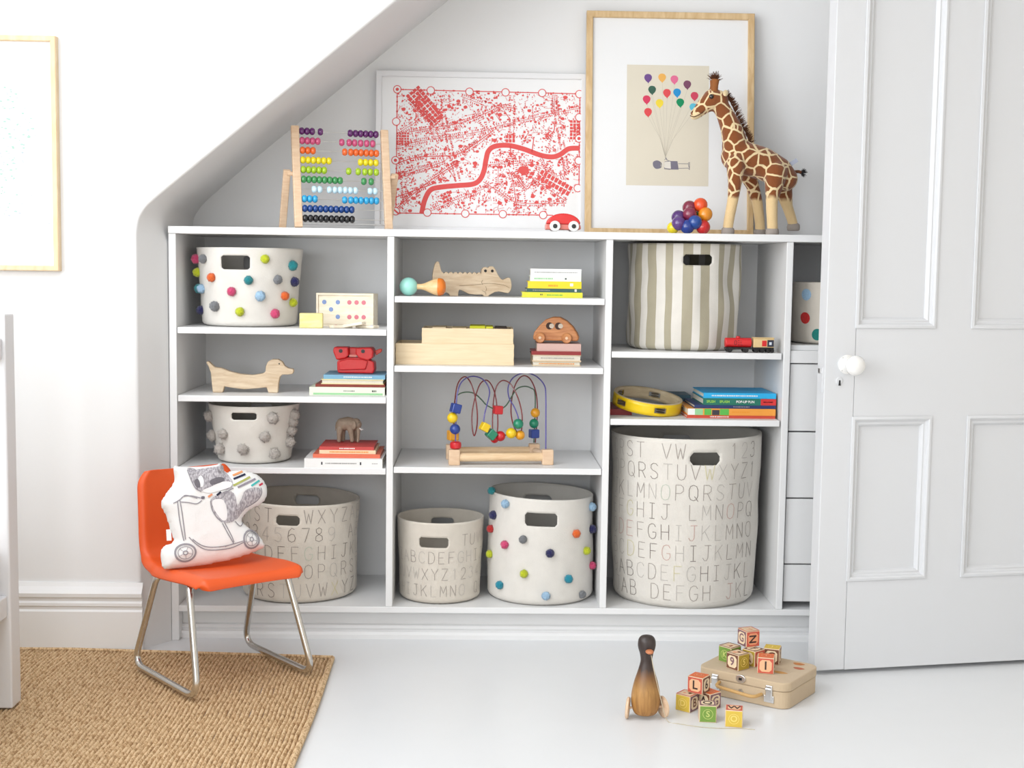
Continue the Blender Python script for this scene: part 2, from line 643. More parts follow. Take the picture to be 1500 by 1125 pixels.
window(1, 'x', X0, -2.8, -1.2, .75, 2.25)
window(4, 'x', X0, -4.5, -3.0, .75, 2.25)  # second left window, added to go with the far-left fill
window(2, 'y', YB, -1.85, .35, .75, 2.25)  # unseen rear window, added to go with the frontal fill

# chimney-side wall in front of the alcove, its opening cut by the slope of the stairs above
YF = -0.10
edge = [(-.915, 0.0), (-.916, .4), (-.917, .8), (-.917, 1.115)]
edge += [(p[0], p[1]) for p in spl2([(-.917, 1.135), (-.910, 1.174), (-.889, 1.208), (-.846, 1.247)], 5, False)]
SL = 0.827
edge += [(x, 1.247 + SL * (x + .846)) for x in (-.7, -.5, -.3, -.1, .1, .3, .5, .7)]
edge.append((-.846 + (RH - 1.247) / SL, RH))
inner = []
for x, z in edge:            # where the reveal meets the bookcase line: splayed low down, square on the slope
    t = max(0.0, min(1.0, (1.27 - z) / .16))
    inner.append((x + .057 * t, z))
g = G()
n = len(edge)
nor = []
for i in range(n):
    a, b = Vector(edge[max(0, i - 1)]), Vector(edge[min(n - 1, i + 1)])
    d = (b - a).normalized()
    nor.append(Vector((-d.y, d.x)))      # into the solid wall (left / up)
rows = []
for off, y in ((.010, YF), (.004, YF + .0022), (.0008, YF + .006), (0, YF + .013)):
    rows.append([(e[0] + m.x * off, y, e[1] + m.y * off) for e, m in zip(edge, nor)])
rows.append([(p[0], 0.0, p[1]) for p in inner])
rows.append([(p[0], NB + .01, p[1]) for p in inner])
vs = [p for r in rows for p in r]
fs = []
for k in range(len(rows) - 1):
    for i in range(n - 1):
        fs.append((k * n + i, k * n + i + 1, (k + 1) * n + i + 1, (k + 1) * n + i))
g.add(vs, fs)
out = [(X0, p[2]) for p in rows[0]]
b = len(g.v)
g.v += [(X0, YF, p[2]) for p in rows[0]]
for i in range(n - 1):
    g.f.append((b + i, b + i + 1, i + 1, i)); g.m.append(0)
struct('wall_chimney', g, M_WALL, smooth=True, angle=50, fix=True)
# right of the door, the alcove closes again
struct('wall_doorside', G().box(1.655, X1, YF, NB, 0, RH), M_WALL)
struct('trim_1', G().box(1.625, 1.66, YF - .045, YF + .10, 0, 2.05), M_GLOSS, bevel=.004)

# skirting board of the chimney-side wall
prof = [(0, 0), (.019, 0), (.019, .112), (.015, .117), (.015, .124), (.020, .128), (.020, .136), (.016, .141), (.017, .148), (.023, .153), (.024, .163), (.018, .172), (.010, .180), (.006, .190), (0, .190)]
g = G()
m = len(prof)
xe = -.909
g.add([(X0, YF - p, z) for p, z in prof] + [(xe, YF - p, z) for p, z in prof],
      [(i, i + 1, m + i + 1, m + i) for i in range(m - 1)] + [tuple(range(m, 2 * m))])
struct('baseboard_left', g, M_GLOSS, fix=True)

# ------------------------------------------------------------------ built-in bookcase
bc = thing('bookcase', 'long white built-in bookcase with four bays filling the alcove', 'bookcase', (0, 0, 0))
ZT, ZB, DEP = 1.14, 0.1011, 0.391
XR = 1.6
HT = .0095


def board(name, x0, x1, y0, y1, z0, z1, parent=bc, mat=M_SHELF, bev=.0018):
    return obj(name, G().box(x0, x1, y0, y1, z0, z1), mat, parent, bevel=bev)


board('top_board', -.857, XR, -.004, DEP, ZT, 1.16)
board('side_panel', -.857, -.8367, 0, DEP, 0, ZT)
board('side_panel', XR - .02, XR, 0, DEP, 0, ZT)
DV = [-.2475, .3574, .8596]
for x in DV:
    board('divider', x - HT, x + HT, 0, DEP, ZB, ZT)
board('bottom_board', -.8367, XR - .02, -.002, DEP, .0835, ZB)
board('back_panel', -.8367, XR - .02, DEP - .006, DEP - .0005, ZB, ZT, bev=0)
cols = [(-.8367, DV[0] - HT), (DV[0] + HT, DV[1] - HT), (DV[1] + HT, DV[2] - HT), (DV[2] + HT, XR - .02)]
SHELF = {0: [.883, .694, .494], 1: [.976, .783, .499], 2: [.830, .641]}
for ci, zs in SHELF.items():
    a, b_ = cols[ci]
    for z in zs:
        board('shelf', a + .0015, b_ - .0015 - (.003 if ci == 2 else 0), .002, DEP - .007, z - .0175, z)
a, b_ = cols[3]
board('shelf', a + .001, b_ - .001, .02, DEP - .007, .838, .853)
board('rail', a + .001, b_ - .001, .006, .024, .803, .838)
for z0, z1 in ((.611, .800), (.421, .607), (.231, .417), (.121, .227)):
    dr = obj('drawer', G().box(a + .004, b_ - .004, .012, .34, z0, z1), M_SHELF, bc, bevel=.002)
    kx = (a + b_) / 2
    obj('knob', G().lathe([(.006, 0), (.006, .012), (.014, .018), (.015, .024), (.010, .03), (0, .031)], 16, (kx, .011, (z0 + z1) / 2), 'y'), M_IVORY, dr, rot=(0, 0, 0), smooth=True)
for k in bc.children:
    pass
# recessed plinth with a small moulding under the bottom board
board('plinth', -.8367, XR - .02, .045, .06, 0, .0835)
pp = [(.045, .040), (.037, .037), (.033, .030), (.036, .024), (.028, .020), (.026, .012), (.026, 0), (.045, 0)]
g = G()
m = len(pp)
g.add([(-.8367, y, z) for y, z in pp] + [(XR - .02, y, z) for y, z in pp], [(i, i + 1, m + i + 1, m + i) for i in range(m - 1)])
obj('plinth_moulding', g, M_SHELF, bc, fix=True)

# ------------------------------------------------------------------ four-panel door standing open
dr = bpy.data.objects.new('door_1', None)
place(dr, None, (.8904, -.2884, .012), (0, 0, math.radians(10.54)))
dr['kind'] = 'structure'
dr['label'] = 'white four-panel door standing ajar at the right'
DW, DH, DT = .718, 1.975, .044
xs = [(.0, .084), (.304, .414), (.634, DW)]
zs = [(0, .241), (.669, .906), (1.80, DH)]
for x0, x1 in (xs[0], xs[2]):
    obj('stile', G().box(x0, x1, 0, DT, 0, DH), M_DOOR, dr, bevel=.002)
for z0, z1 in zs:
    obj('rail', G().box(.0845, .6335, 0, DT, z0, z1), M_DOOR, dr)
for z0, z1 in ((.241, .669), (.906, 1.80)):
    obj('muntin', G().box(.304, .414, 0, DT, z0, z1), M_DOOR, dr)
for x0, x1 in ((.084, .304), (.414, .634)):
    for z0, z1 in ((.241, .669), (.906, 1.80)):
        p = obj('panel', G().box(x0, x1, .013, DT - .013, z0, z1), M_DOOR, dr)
        mo = [(-.004, -.0005), (-.003, -.004), (.003, -.0055), (.007, -.003), (.009, .002), (.013, .004), (.017, .003), (.021, .006), (.024, .0125), (.03, .0128)]
        for sgn in (1, -1):
            obj('moulding', G().ring(x0, x1, z0, z1, [(d, y if sgn > 0 else DT - y) for d, y in mo]), M_DOOR, p, fix=True, smooth=True, angle=35)
kn = obj('knob', G().lathe([(0, 0), (.0, 0), (.024, 0), (.025, .004), (.016, .007), (.009, .011), (.009, .028), (.020, .036), (.0255, .046), (.026, .054), (.021, .063), (.011, .068), (0, .069)], 32), M_IVORY, dr, (.060, 0, .809), (PI / 2, 0, 0), smooth=True, angle=60)
for a in (.6, 2.2, 4.0):
    obj('screw', G().lathe([(.0022, 0), (.0018, .001), (0, .0012)], 10), M_STEEL, kn, (.021 * math.cos(a), .021 * math.sin(a), .0045))
obj('keyhole_escutcheon', G().lathe([(.010, 0), (.010, .002), (.008, .003), (0, .003)], 20), M_DOOR, dr, (.041, 0, .766), (PI / 2, 0, 0))
obj('keyhole', G().prism([(.0022 * math.cos(a) , .0022 * math.sin(a) + .003) for a in [i * PI / 6 for i in range(-1, 8)]] + [(-.003, -.009), (.003, -.009)], -.0042, -.0031), M_BLACK, dr, (.041, 0, .763))
obj('latch_plate', G().box(-.0012, 0, .012, .032, .735, .80), M_DOOR, dr)
obj('latch', G().box(-.006, 0, .017, .027, .785, .797), M_STEEL, dr)

# ------------------------------------------------------------------ framed print on the left wall
M_LEAF = paint('faint_green_print_ink', srgb(168, 198, 186), .9)
M_LEAF2 = paint('faint_lilac_print_ink', srgb(194, 196, 214), .9)
fr = thing('wall_picture', 'thin pale wood frame with a faint tree print on the left wall', 'picture', (-1.4165, YF, 1.033))
fw, fh = .60, .612
g = G().ring(-.3, .3, 0, fh, [(0, 0), (0, -.022), (.002, -.024), (.012, -.024), (.0140, -.022), (.0140, -.010)])
obj('frame', g, M_OAKP, fr, fix=True)
obj('mount', G().box(-.29, .29, -.012, -.004, .01, fh - .01), M_PAPER, fr)
random.seed(5)
g = G()
for i in range(520):
    a, rr = random.random() * 2 * PI, math.sqrt(random.random())
    u, v = .09 + rr * .15 * math.cos(a) , .355 + rr * .15 * math.sin(a)
    if random.random() < .25:
        u, v = .08 + random.gauss(0, .07), .17 + random.gauss(0, .03)
    s = random.uniform(.002, .005)
    g.flat([(u + s * math.cos(t + a), v + s * .6 * math.sin(t + a)) for t in (0, 1.2, 2.5, 3.8, 5)], front(-.0125 - i * 1.2e-6), random.randint(0, 1))
g.ribbon([(.02, .13), (.025, .25), (.01, .34)], .008, front(-.0124), 0)
o = obj('printed_tree', g, [M_LEAF, M_LEAF2], fr)
o['kind'] = 'stuff'

# ------------------------------------------------------------------ white cot at the left edge
ct = thing('cot', 'white painted cot, its corner post at the left edge', 'cot', (-1.085, -.585, .0118))
M_COT = paint('white_cot_paint', (.80, .80, .82), .4, .03, 20)
for lx, ly in ((-.045, 0), (-.045, -1.22), (-.74, 0), (-.74, -1.22)):
    obj('post', G().box(lx, lx + .045, ly - .03, ly + .03, 0, .925), M_COT, ct, bevel=.004)
for ly in (0, -1.22):
    obj('top_rail', G().box(-.6955, -.0455, ly - .02, ly + .02, .865, .915), M_COT, ct, bevel=.003)
    for i in range(6):
        x = -.63 + i * .104
        obj('bar', G().box(x - .012, x + .012, ly - .009, ly + .009, .246, .864), M_COT, ct)
    obj('bottom_rail', G().box(-.6955, -.0455, ly - .028, ly + .02, .16, .245), M_COT, ct, bevel=.003)
for lx in (-.037, -.732):
    obj('side_rail', G().box(lx, lx + .03, -1.189, -.031, .82, .87), M_COT, ct, bevel=.003)
    obj('side_rail', G().box(lx, lx + .03, -1.189, -.031, .22, .27), M_COT, ct, bevel=.003)
    for i in range(12):
        y = -1.12 + i * .0925
        obj('bar', G().box(lx + .006, lx + .024, y - .012, y + .012, .271, .819), M_COT, ct)
obj('mattress', G().box(-.69, -.04, -1.18, -.032, .27, .40), M_WHITEC, ct, bevel=.02)

# ------------------------------------------------------------------ jute rug
m, nt, b = new_mat('woven_jute')
L = nt.links.new
tc = nt.nodes.new('ShaderNodeTexCoord')
mp = nt.nodes.new('ShaderNodeMapping'); mp.inputs['Scale'].default_value = (70, 30, 1)
n1 = nt.nodes.new('ShaderNodeTexNoise'); n1.inputs['Scale'].default_value = 1.6; n1.inputs['Detail'].default_value = 5
mp2 = nt.nodes.new('ShaderNodeMapping'); mp2.inputs['Scale'].default_value = (160, 110, 1); mp2.inputs['Rotation'].default_value = (0, 0, .5)
n2 = nt.nodes.new('ShaderNodeTexNoise'); n2.inputs['Scale'].default_value = 1.5; n2.inputs['Detail'].default_value = 3
mx = nt.nodes.new('ShaderNodeMath'); mx.operation = 'ADD'
cr = nt.nodes.new('ShaderNodeValToRGB')
e = cr.color_ramp.elements
e[0].position = .70; e[0].color = (*srgb(160, 122, 82), 1)
e[1].position = 1.30; e[1].color = (*srgb(222, 192, 152), 1)
k = cr.color_ramp.elements.new(.98); k.color = (*srgb(198, 164, 122), 1)
mr = nt.nodes.new('ShaderNodeMath'); mr.operation = 'MULTIPLY'; mr.inputs[1].default_value = .62
for q in cr.color_ramp.elements:
    q.position = min(1, q.position * .62)
bp = nt.nodes.new('ShaderNodeBump'); bp.inputs['Strength'].default_value = .6; bp.inputs['Distance'].default_value = .003
L(tc.outputs['Object'], mp.inputs['Vector']); L(mp.outputs[0], n1.inputs['Vector'])
L(tc.outputs['Object'], mp2.inputs['Vector']); L(mp2.outputs[0], n2.inputs['Vector'])
L(n1.outputs['Fac'], mx.inputs[0]); L(n2.outputs['Fac'], mx.inputs[1]); L(mx.outputs[0], mr.inputs[0])
L(mr.outputs[0], cr.inputs['Fac']); L(cr.outputs['Color'], b.inputs['Base Color'])
L(n2.outputs['Fac'], bp.inputs['Height']); L(bp.outputs['Normal'], b.inputs['Normal'])
b.inputs['Roughness'].default_value = .95
M_JUTE = m
rug = thing('jute_rug', 'large woven jute rug on the white floor under the chair', 'rug', (0, 0, 0))
g = G()
random.seed(9)
pitch = .0105
xr, xl = -.385, -2.2
NR = int((xr - xl) / pitch)
YS = [0 - i * .02 for i in range(60)] + [-1.2 - i * .1 for i in range(16)]
for i in range(NR):
    xc = xr - (i + .5) * pitch
    yb = -.181 - (xc - xr) * -.083 if False else -.181 + (xr - xc) * .083
    yb = min(yb, -.122) + random.uniform(-.004, .003)
    ph = random.random() * 6
    vs = []
    for y in YS:
        y = yb + y
        wob = .0018 * math.sin(y * 9 + 1.3) + .0012 * math.sin(y * 37 + ph * .3)
        h = .0085 + .0005 * math.sin(y * 300 + ph) + random.uniform(-.0008, .0008)
        x = xc + wob
        vs += [(x - pitch * .5, y, .002), (x - pitch * .28, y, h - .001), (x + pitch * .05, y, h + .0008), (x + pitch * .32, y, h - .0012), (x + pitch * .5, y, .002)]
    fs = []
    for j in range(len(YS) - 1):
        for q in range(4):
            fs.append((j * 5 + q, (j + 1) * 5 + q, (j + 1) * 5 + q + 1, j * 5 + q + 1))
    fs.append((0, 1, 2, 3, 4))
    g.add(vs, fs)
o = obj('woven_field', g, M_JUTE, rug, smooth=True, angle=180)
o['kind'] = 'stuff'
g = G()
path = [(xr + .001 + .002 * math.sin(y * 8), y, .0075) for y in [-.185 - i * .03 for i in range(85)]]
g.tube(path, .0075, 6)
path = [(x, min(-.181 + (xr - x) * .083, -.122) + .002, .007) for x in [xr - i * .03 for i in range(61)]]
g2 = G().tube(path, .006, 6)
obj('bound_edge', g, M_JUTE, rug, smooth=True)
obj('back_edge', g2, M_JUTE, rug, smooth=True)
# ------------------------------------------------------------------ canvas storage baskets
PC = {'grey': srgb(128, 130, 134), 'lime': srgb(205, 215, 25), 'orange': srgb(245, 106, 30), 'teal': srgb(20, 142, 150), 'pink': srgb(222, 72, 122),
      'sky': srgb(168, 204, 236), 'navy': srgb(34, 34, 92), 'red': srgb(205, 40, 38), 'stone': srgb(196, 188, 180), 'aqua': srgb(20, 150, 175),
      'green': srgb(28, 128, 120)}
M_POM = {k: paint('wool_pompom_' + k, v, .95, .6, 260, sheen=.4, var=.25) for k, v in PC.items()}
_PM = {}


def pom_mesh(col, var):
    key = (col, var)
    if key not in _PM:
        bm = bmesh.new()
        bmesh.ops.create_icosphere(bm, subdivisions=4, radius=1.0)
        rnd = random.Random(var * 7 + 3)
        off = Vector((rnd.random() * 9, rnd.random() * 9, rnd.random() * 9))
        for v in bm.verts:
            d = v.co.normalized()
            k = noise.noise(d * 4.2 + off) * .16 + noise.noise(d * 11 + off) * .16 + rnd.uniform(-.05, .07)
            v.co = d * (1 + k)
        me = bpy.data.meshes.new('pompom')
        long_ = 1.4 if col == 'stone' else 1.2      # loose looped wool: strands standing out of the ball
        for _ in range(130):
            d = Vector((rnd.gauss(0, 1), rnd.gauss(0, 1), rnd.gauss(0, 1))).normalized()
            e1 = d.orthogonal().normalized()
            e2 = d.cross(e1)
            tip = d * rnd.uniform(1.0, long_) + e1 * rnd.uniform(-.25, .25) + e2 * rnd.uniform(-.25, .25)
            w = .07
            ring = [bm.verts.new(d * .75 + e1 * w * math.cos(t) + e2 * w * math.sin(t)) for t in (0, 2.1, 4.2)]
            ring2 = [bm.verts.new(tip + e1 * w * .7 * math.cos(t) + e2 * w * .7 * math.sin(t)) for t in (0, 2.1, 4.2)]
            for q in range(3):
                bm.faces.new((ring[q], ring[(q + 1) % 3], ring2[(q + 1) % 3], ring2[q]))
            bm.faces.new(ring2)
        bm.to_mesh(me)
        bm.free()
        me.materials.append(M_POM[col])
        me.polygons.foreach_set('use_smooth', [True] * len(me.polygons))
        _PM[key] = me
    return _PM[key]


class Basket:
    def __init__(s, label, c, at, ab, H, b=None, mat=None, group='canvas storage baskets', wob=.006, seed=1, holes=(), stripes=None, thick=.004, belly=0.0, name='storage_basket', cat='basket', rimtilt=0.0, fold=0.0):
        s.c, s.at, s.ab, s.H, s.b = c, at, ab, H, (b or 1.0)
        s.wob, s.seed, s.belly, s.rt, s.fold = wob, seed, belly, rimtilt, fold
        s.root = thing(name, label, cat, c, 0, group)
        s.slots = []
        NT, NZ = 144, 40
        TH = [-PI + 2 * PI * i / NT for i in range(NT)]
        ZZ = [i / NZ for i in range(NZ + 1)]
        HO = []
        for u, hw, z0, z1, side in holes:
            a = at * .97
            th = math.asin(u) if side == 'f' else PI - math.asin(u)
            dth = hw / a
            wrap = lambda q: (q + PI) % (2 * PI) - PI
            iL = min(range(NT), key=lambda i: abs(wrap(TH[i] - (th - dth))))
            iR = min(range(NT), key=lambda i: abs(wrap(TH[i] - (th + dth))))
            jL = min(range(NZ + 1), key=lambda j: abs(ZZ[j] - z0 / H))
            jR = min(range(NZ + 1), key=lambda j: abs(ZZ[j] - z1 / H))
            HO.append((iL, iR if iR > iL else iR + NT, jL, jR))
            if side == 'f':
                s.slots.append((th - dth - .02, th + dth + .02, z0 - .004, z1 + .004))
        g = G()
        for j in range(NZ + 1):
            for i in range(NT):
                g.v.append(s.P(TH[i], ZZ[j]))
        for j in range(NZ):
            for i in range(NT):
                q = (j * NT + i, j * NT + (i + 1) % NT, (j + 1) * NT + (i + 1) % NT, (j + 1) * NT + i)
                mi = 0
                if stripes:
                    mi = stripes(TH[i] + PI / NT)
                skip = False
                for iL, iR, jL, jR in HO:
                    for ii in (i, i + NT):
                        if iL <= ii < iR and jL <= j < jR:
                            skip = True
                            cL, cR, rB, rT = ii == iL, ii == iR - 1, j == jL, j == jR - 1
                            if cL and rB: g.f.append((q[0], q[1], q[3])); g.m.append(mi)
                            if cR and rB: g.f.append((q[0], q[1], q[2])); g.m.append(mi)
                            if cL and rT: g.f.append((q[0], q[2], q[3])); g.m.append(mi)
                            if cR and rT: g.f.append((q[1], q[2], q[3])); g.m.append(mi)
                if not skip:
                    g.f.append(q); g.m.append(mi)
        s.body = obj('body', g, mat, s.root, smooth=True, angle=180, solid=thick)
        g = G()
        ring = [s.P(t, .012) for t in TH[::3]]
        g.add([(p[0] * .985, p[1] * .985, .004) for p in ring], [tuple(range(len(ring)))])
        obj('base', g, mat[0] if isinstance(mat, (list, tuple)) else mat, s.root)

    def P(s, th, t, off=0.0):
        a = s.ab + (s.at - s.ab) * t + s.belly * math.sin(PI * t)
        tuck = -.014 * max(0, 1 - t / .05) ** 2
        d = Vector((math.sin(th), -math.cos(th), s.seed * 1.7))
        w = s.wob * (noise.noise(d * 1.4 + Vector((0, 0, t * 1.6))) + .5 * noise.noise(d * 3.1 + Vector((5, 0, t * 4.0)))) * (.35 + .65 * math.sin(PI * min(1, max(0, t))) + .25 * t)
        if s.fold:
            w += s.fold * (1.1 - t) * noise.noise(Vector((math.sin(th) * 3.2, math.cos(th) * 3.2, t * 2.2 + s.seed)))
        r = a + tuck + w + off
        z = t * s.H + s.rt * math.sin(th) * t
        return (r * math.sin(th), -r * math.cos(th) * s.b, z)

    def pom(s, u, v, col, r=.0155, back=False):
        u = max(-.93, min(.93, u))
        th = math.asin(u)
        if back:
            th = PI - th
        p = s.P(th, v, .005)
        o = bpy.data.objects.new('pompom', pom_mesh(col, random.randint(0, 3)))
        place(o, s.root, p, (random.random() * 6, random.random() * 6, th), None)
        o.scale = (r * random.uniform(.92, 1.08),) * 3
        return o

    def poms_px(s, xc, hw, yb, h, pts, r=.0155):
        for x, y, c in pts:
            s.pom((x - xc) / hw, (yb - y) / h, c, r)

    def letters(s, rows, cap, pitch, mats, stroke=.0014, th0=-1.55, th1=1.62, wl=.62):
        g = G()
        a = (s.at + s.ab) / 2
        for base, txt, keys, start in rows:
            th = start
            for ch, k in zip(txt, keys):
                if th > th1:
                    break
                cut = any(th < q1 and th + cap * wl / a > q0 and base < q3 and base + cap > q2 for q0, q1, q2, q3 in s.slots)
                if k != '.' and th > th0 and not cut:
                    fn = lambda uu, vv, th=th, base=base: s.P(th + uu / a, (base + vv) / s.H, .0013)
                    letter(g, ch, 0, 0, cap * wl, cap, stroke, fn, 'dmlpygb'.index(k))
                th += pitch / a
        o = obj('stitched_letters', g, mats, s.root)
        return o


random.seed(11)
# colourful pom-pom basket, top of the first bay
b1 = Basket('white canvas basket with bright pom-poms on the top left shelf', (-.663, .165, .8831), .150, .132, .221, 1.0, M_WHITEC, seed=1, wob=.005, holes=[(-.11, .044, .160, .199, 'f'), (.0, .044, .160, .199, 'b')])
b1.poms_px(364, 76, 479, 116, [(289, 380, 'pink'), (308, 380, 'grey'), (397, 379, 'lime'), (431, 388, 'teal'), (293, 400, 'lime'), (320, 407, 'orange'), (375, 410, 'teal'), (414, 409, 'grey'), (439, 412, 'navy'),
                              (291, 424, 'teal'), (299, 424, 'sky'), (350, 427, 'pink'), (391, 433, 'sky'), (424, 433, 'orange'), (434, 443, 'lime'), (294, 456, 'navy'), (323, 449, 'grey'), (362, 456, 'lime'), (412, 459, 'pink')], .0125)
# grey pom-pom basket
b2 = Basket('cream canvas basket with grey pom-poms beneath the wooden dog', (-.650, .155, .4941), .131, .103, .166, 1.0, M_CREAM, seed=2, wob=.004, holes=[(-.06, .036, .130, .150, 'f'), (0, .036, .130, .150, 'b')])
b2.poms_px(374, 62, 683, 104, [(316, 601, 'stone'), (338, 629, 'stone'), (315, 636, 'stone'), (329, 657, 'stone'), (367, 655, 'stone'), (399, 632, 'stone'), (407, 599, 'stone'), (435, 626, 'stone'), (439, 597, 'stone'), (433, 646, 'stone'), (413, 664, 'stone'), (433, 610, 'stone')], .0145)

ML = [paint('thread_dark_grey', srgb(132, 122, 116), .9), paint('thread_mid_grey', srgb(162, 152, 146), .9), paint('thread_light_grey', srgb(192, 186, 180), .9),
      paint('thread_pink', srgb(206, 166, 156), .9), paint('thread_yellow', srgb(214, 206, 160), .9), paint('thread_green', srgb(190, 200, 184), .9), paint('thread_blue', srgb(182, 194, 204), .9)]
ALPHA = 'ABCDEFGHIJKLMNOPQRSTUVWXYZ123456789'


def key_run(n, rnd, p='dmmllpygbl.'):
    return ''.join(rnd.choice(p) for _ in range(n))


b3 = Basket('wide alphabet-stitched linen basket behind the orange chair', (-.522, .182, .1012), .171, .166, .283, 1.0, M_NAT, seed=3, wob=.006, holes=[(-.08, .033, .228, .253, 'f'), (0, .033, .228, .253, 'b')], rimtilt=-.006)
b3.letters([(.232, 'QRSTUVWXYZAB', 'lgmdm.mmmmll', -1.15), (.180, '1234567890ABC', 'mddlldddldmll', -1.20), (.126, 'ABCDEFGHIJKLM', 'llmmdmgmmdmll', -1.15), (.073, 'IJKLMNOPQRSTU', 'lllllmmmlmmll', -1.15), (.018, 'PQRSTUVWXYZ12', 'lmddllmmyddml', -1.12)],
           .040, .038, ML, .0016)
b4 = Basket('small alphabet-stitched linen basket, lowest shelf of the second bay', (-.108, .138, .1012), .1255, .117, .236, 1.0, M_NAT, seed=4, wob=.004, holes=[(-.13, .0420, .163, .196, 'f'), (0.02, .036, .175, .205, 'b')])
b4.letters([(.168, '  OPQRSTUVW', '..m.lm.mmll', -1.1), (.120, 'ZABCDEFGHIJ', 'llmlmmmllml', -1.2), (.072, 'UVWXYZ12345', 'lllmmmlmlll', -1.12), (.024, 'HIJKLMNOPQR', 'llmmlmml.ml', -1.15)], .033, .0285, ML, .0013)
b5 = Basket('tall white canvas basket dotted with coloured pom-poms, beside the small lettered basket', (.1862, .166, .1012), .1525, .1555, .306, 1.0, M_WHITEC, seed=5, wob=.003, belly=.001, holes=[(-.05, .047, .232, .268, 'f'), (-.02, .044, .232, .264, 'b')], rimtilt=-.006)
b5.poms_px(790, 81, 890, 168, [(713, 720, 'teal'), (735, 734, 'sky'), (864, 738, 'sky'), (718, 757, 'navy'), (711, 780, 'red'), (761, 785, 'grey'), (839, 776, 'orange'), (735, 798, 'pink'), (800, 805, 'navy'), (856, 807, 'lime'), (710, 820, 'lime'),
                               (763, 839, 'lime'), (828, 847, 'aqua'), (868, 835, 'pink'), (729, 863, 'aqua'), (795, 872, 'sky'), (849, 876, 'grey'), (871, 775, 'navy')], .0112)

# striped hamper
def stripe(th):
    k = (th * .1628 + .002) / .0262
    return 1 if math.floor(k) % 2 else 0


b6 = Basket('tall taupe and cream striped canvas hamper with a dark handle slot', (.5965, .205, .8301), .163, .160, .303, 1.0, [M_CREAM, M_TAUPE], seed=6, wob=.012, fold=.012, stripes=stripe, holes=[(.08, .042, .241, .272, 'f'), (0, .042, .241, .272, 'b')])
# big alphabet hamper
b7 = Basket('largest alphabet-stitched hamper filling the bottom of the third bay', (.610, .174, .1012), .2200, .206, .487, .91, M_CREAM, seed=7, wob=.010, holes=[(.115, .0425, .420, .455, 'f'), (0, .0425, .420, .455, 'b')], rimtilt=.002)
rows = []
H7 = [('QRSTUVWXYZ123', 'llmm.mmy.gmld', .430, -1.36), ('OPQRSTUVWXYZ1', 'llmddlmmylmmd', .372, -1.34), ('JKLMNOPQRSTUV', 'lmlmlgmdmlmml', .314, -1.36), ('EFGHIJKLMNOPQ', 'llymdm.mlmpmd', .258, -1.36),
      ('CDEFGHIJKLMNO', 'lppmddlpllmdm', .199, -1.36), ('BCDEFGHIJKLMN', 'llymdpldmlmmd', .141, -1.34), ('9ABCDEFGHIJKL', 'lddlmlyldmldm', .082, -1.36), ('JABCDEFGHIJKL', 'ldd.mmlmm.pmd', .026, -1.32)]
b7.letters([(z, t, k, s0) for t, k, z, s0 in H7], .044, .0385, ML, .0016)
# basket behind the door
b8 = Basket('canvas basket with large felt dots above the drawers behind the door', (1.032, .165, .8531), .132, .126, .176, 1.0, M_NAT, seed=8, wob=.004, holes=[(.1, .03, .135, .155, 'f')])
for th, t, c in ((-.90, .80, 'sky'), (-.93, .42, 'red'), (-.62, .16, 'green'), (-.35, .55, 'lime'), (-.1, .8, 'teal'), (.2, .3, 'pink'), (.5, .6, 'sky')):
    g = G()
    g.flat([(r * math.cos(a), r * math.sin(a)) for a in [i * PI / 10 for i in range(20)] for r in (.0165,)], lambda u, v, th=th, t=t: b8.P(th + u / .13, t + v / .176, .0014))
    obj('felt_dot', g, M_POM[c], b8.root)

# ------------------------------------------------------------------ books
_BC = {}


def cover_mat(rgb):
    k = 'book_cover_%02x%02x%02x' % rgb
    return paint(k, srgb(*rgb), .45, .02, 40, var=.04)


M_INKD = paint('printed_dark_ink', srgb(60, 60, 66), .7)
M_INKG = paint('printed_grey_ink', srgb(150, 148, 146), .7)
M_INKW = paint('printed_white_ink', (.86, .86, .84), .7)


def book(label, x0, x1, y0, dep, z0, h, rgb, group, rz=0.0, pages_front=False, spine=None, over=.0025):
    w = x1 - x0
    o = thing('book', label, 'book', ((x0 + x1) / 2, y0 + dep / 2, z0), rz, group)
    m = cover_mat(rgb)
    t = min(.0022, h * .18)
    g = G()
    g.box(-w / 2, w / 2, -dep / 2, dep / 2, 0, t)
    g.box(-w / 2, w / 2, -dep / 2, dep / 2, h - t, h)
    if not pages_front:
        g.box(-w / 2, w / 2, -dep / 2, -dep / 2 + t, t, h - t)
    else:
        g.box(-w / 2, w / 2, dep / 2 - t, dep / 2, t, h - t)
    obj('cover', g, m, o)
    y1 = -dep / 2 + (over if pages_front else t)
    obj('pages', G().box(-w / 2 + over, w / 2 - over, y1, dep / 2 - (t if pages_front else over), t, h - t), M_PAGES, o)
    if spine:
        g = G()
        spine(g, lambda a, b: (a, -dep / 2 - .0004, b + h / 2))
        mm = [M_INKD, M_INKG, M_INKW] + [cover_mat(c) for c in ((160, 215, 80), (205, 45, 48), (236, 150, 40), (90, 180, 75), (246, 236, 150), (205, 60, 60), (150, 205, 150))]
        obj('spine_print', g, mm, o)
    return o


def tiny(u0, u1, v, hh, mi):
    """row of marks too small to read, as the photograph shows them"""
    def f(g, fn):
        r = random.Random(int((u0 + 9) * 1e4) + mi)
        u = u0
        while u < u1:
            w = r.uniform(.0015, .004)
            g.flat([(u, v - hh / 2), (u + w, v - hh / 2), (u + w, v + hh / 2), (u, v + hh / 2)], fn, mi)
            u += w + r.uniform(.0008, .002)
    return f


def both(*fs):
    def f(g, fn):
        for q in fs:
            q(g, fn)
    return f


def band(u0, u1, v0, v1, mi, lift=.0):
    return lambda g, fn: g.flat([(u0, v0), (u1, v0), (u1, v1), (u0, v1)], fn, mi)


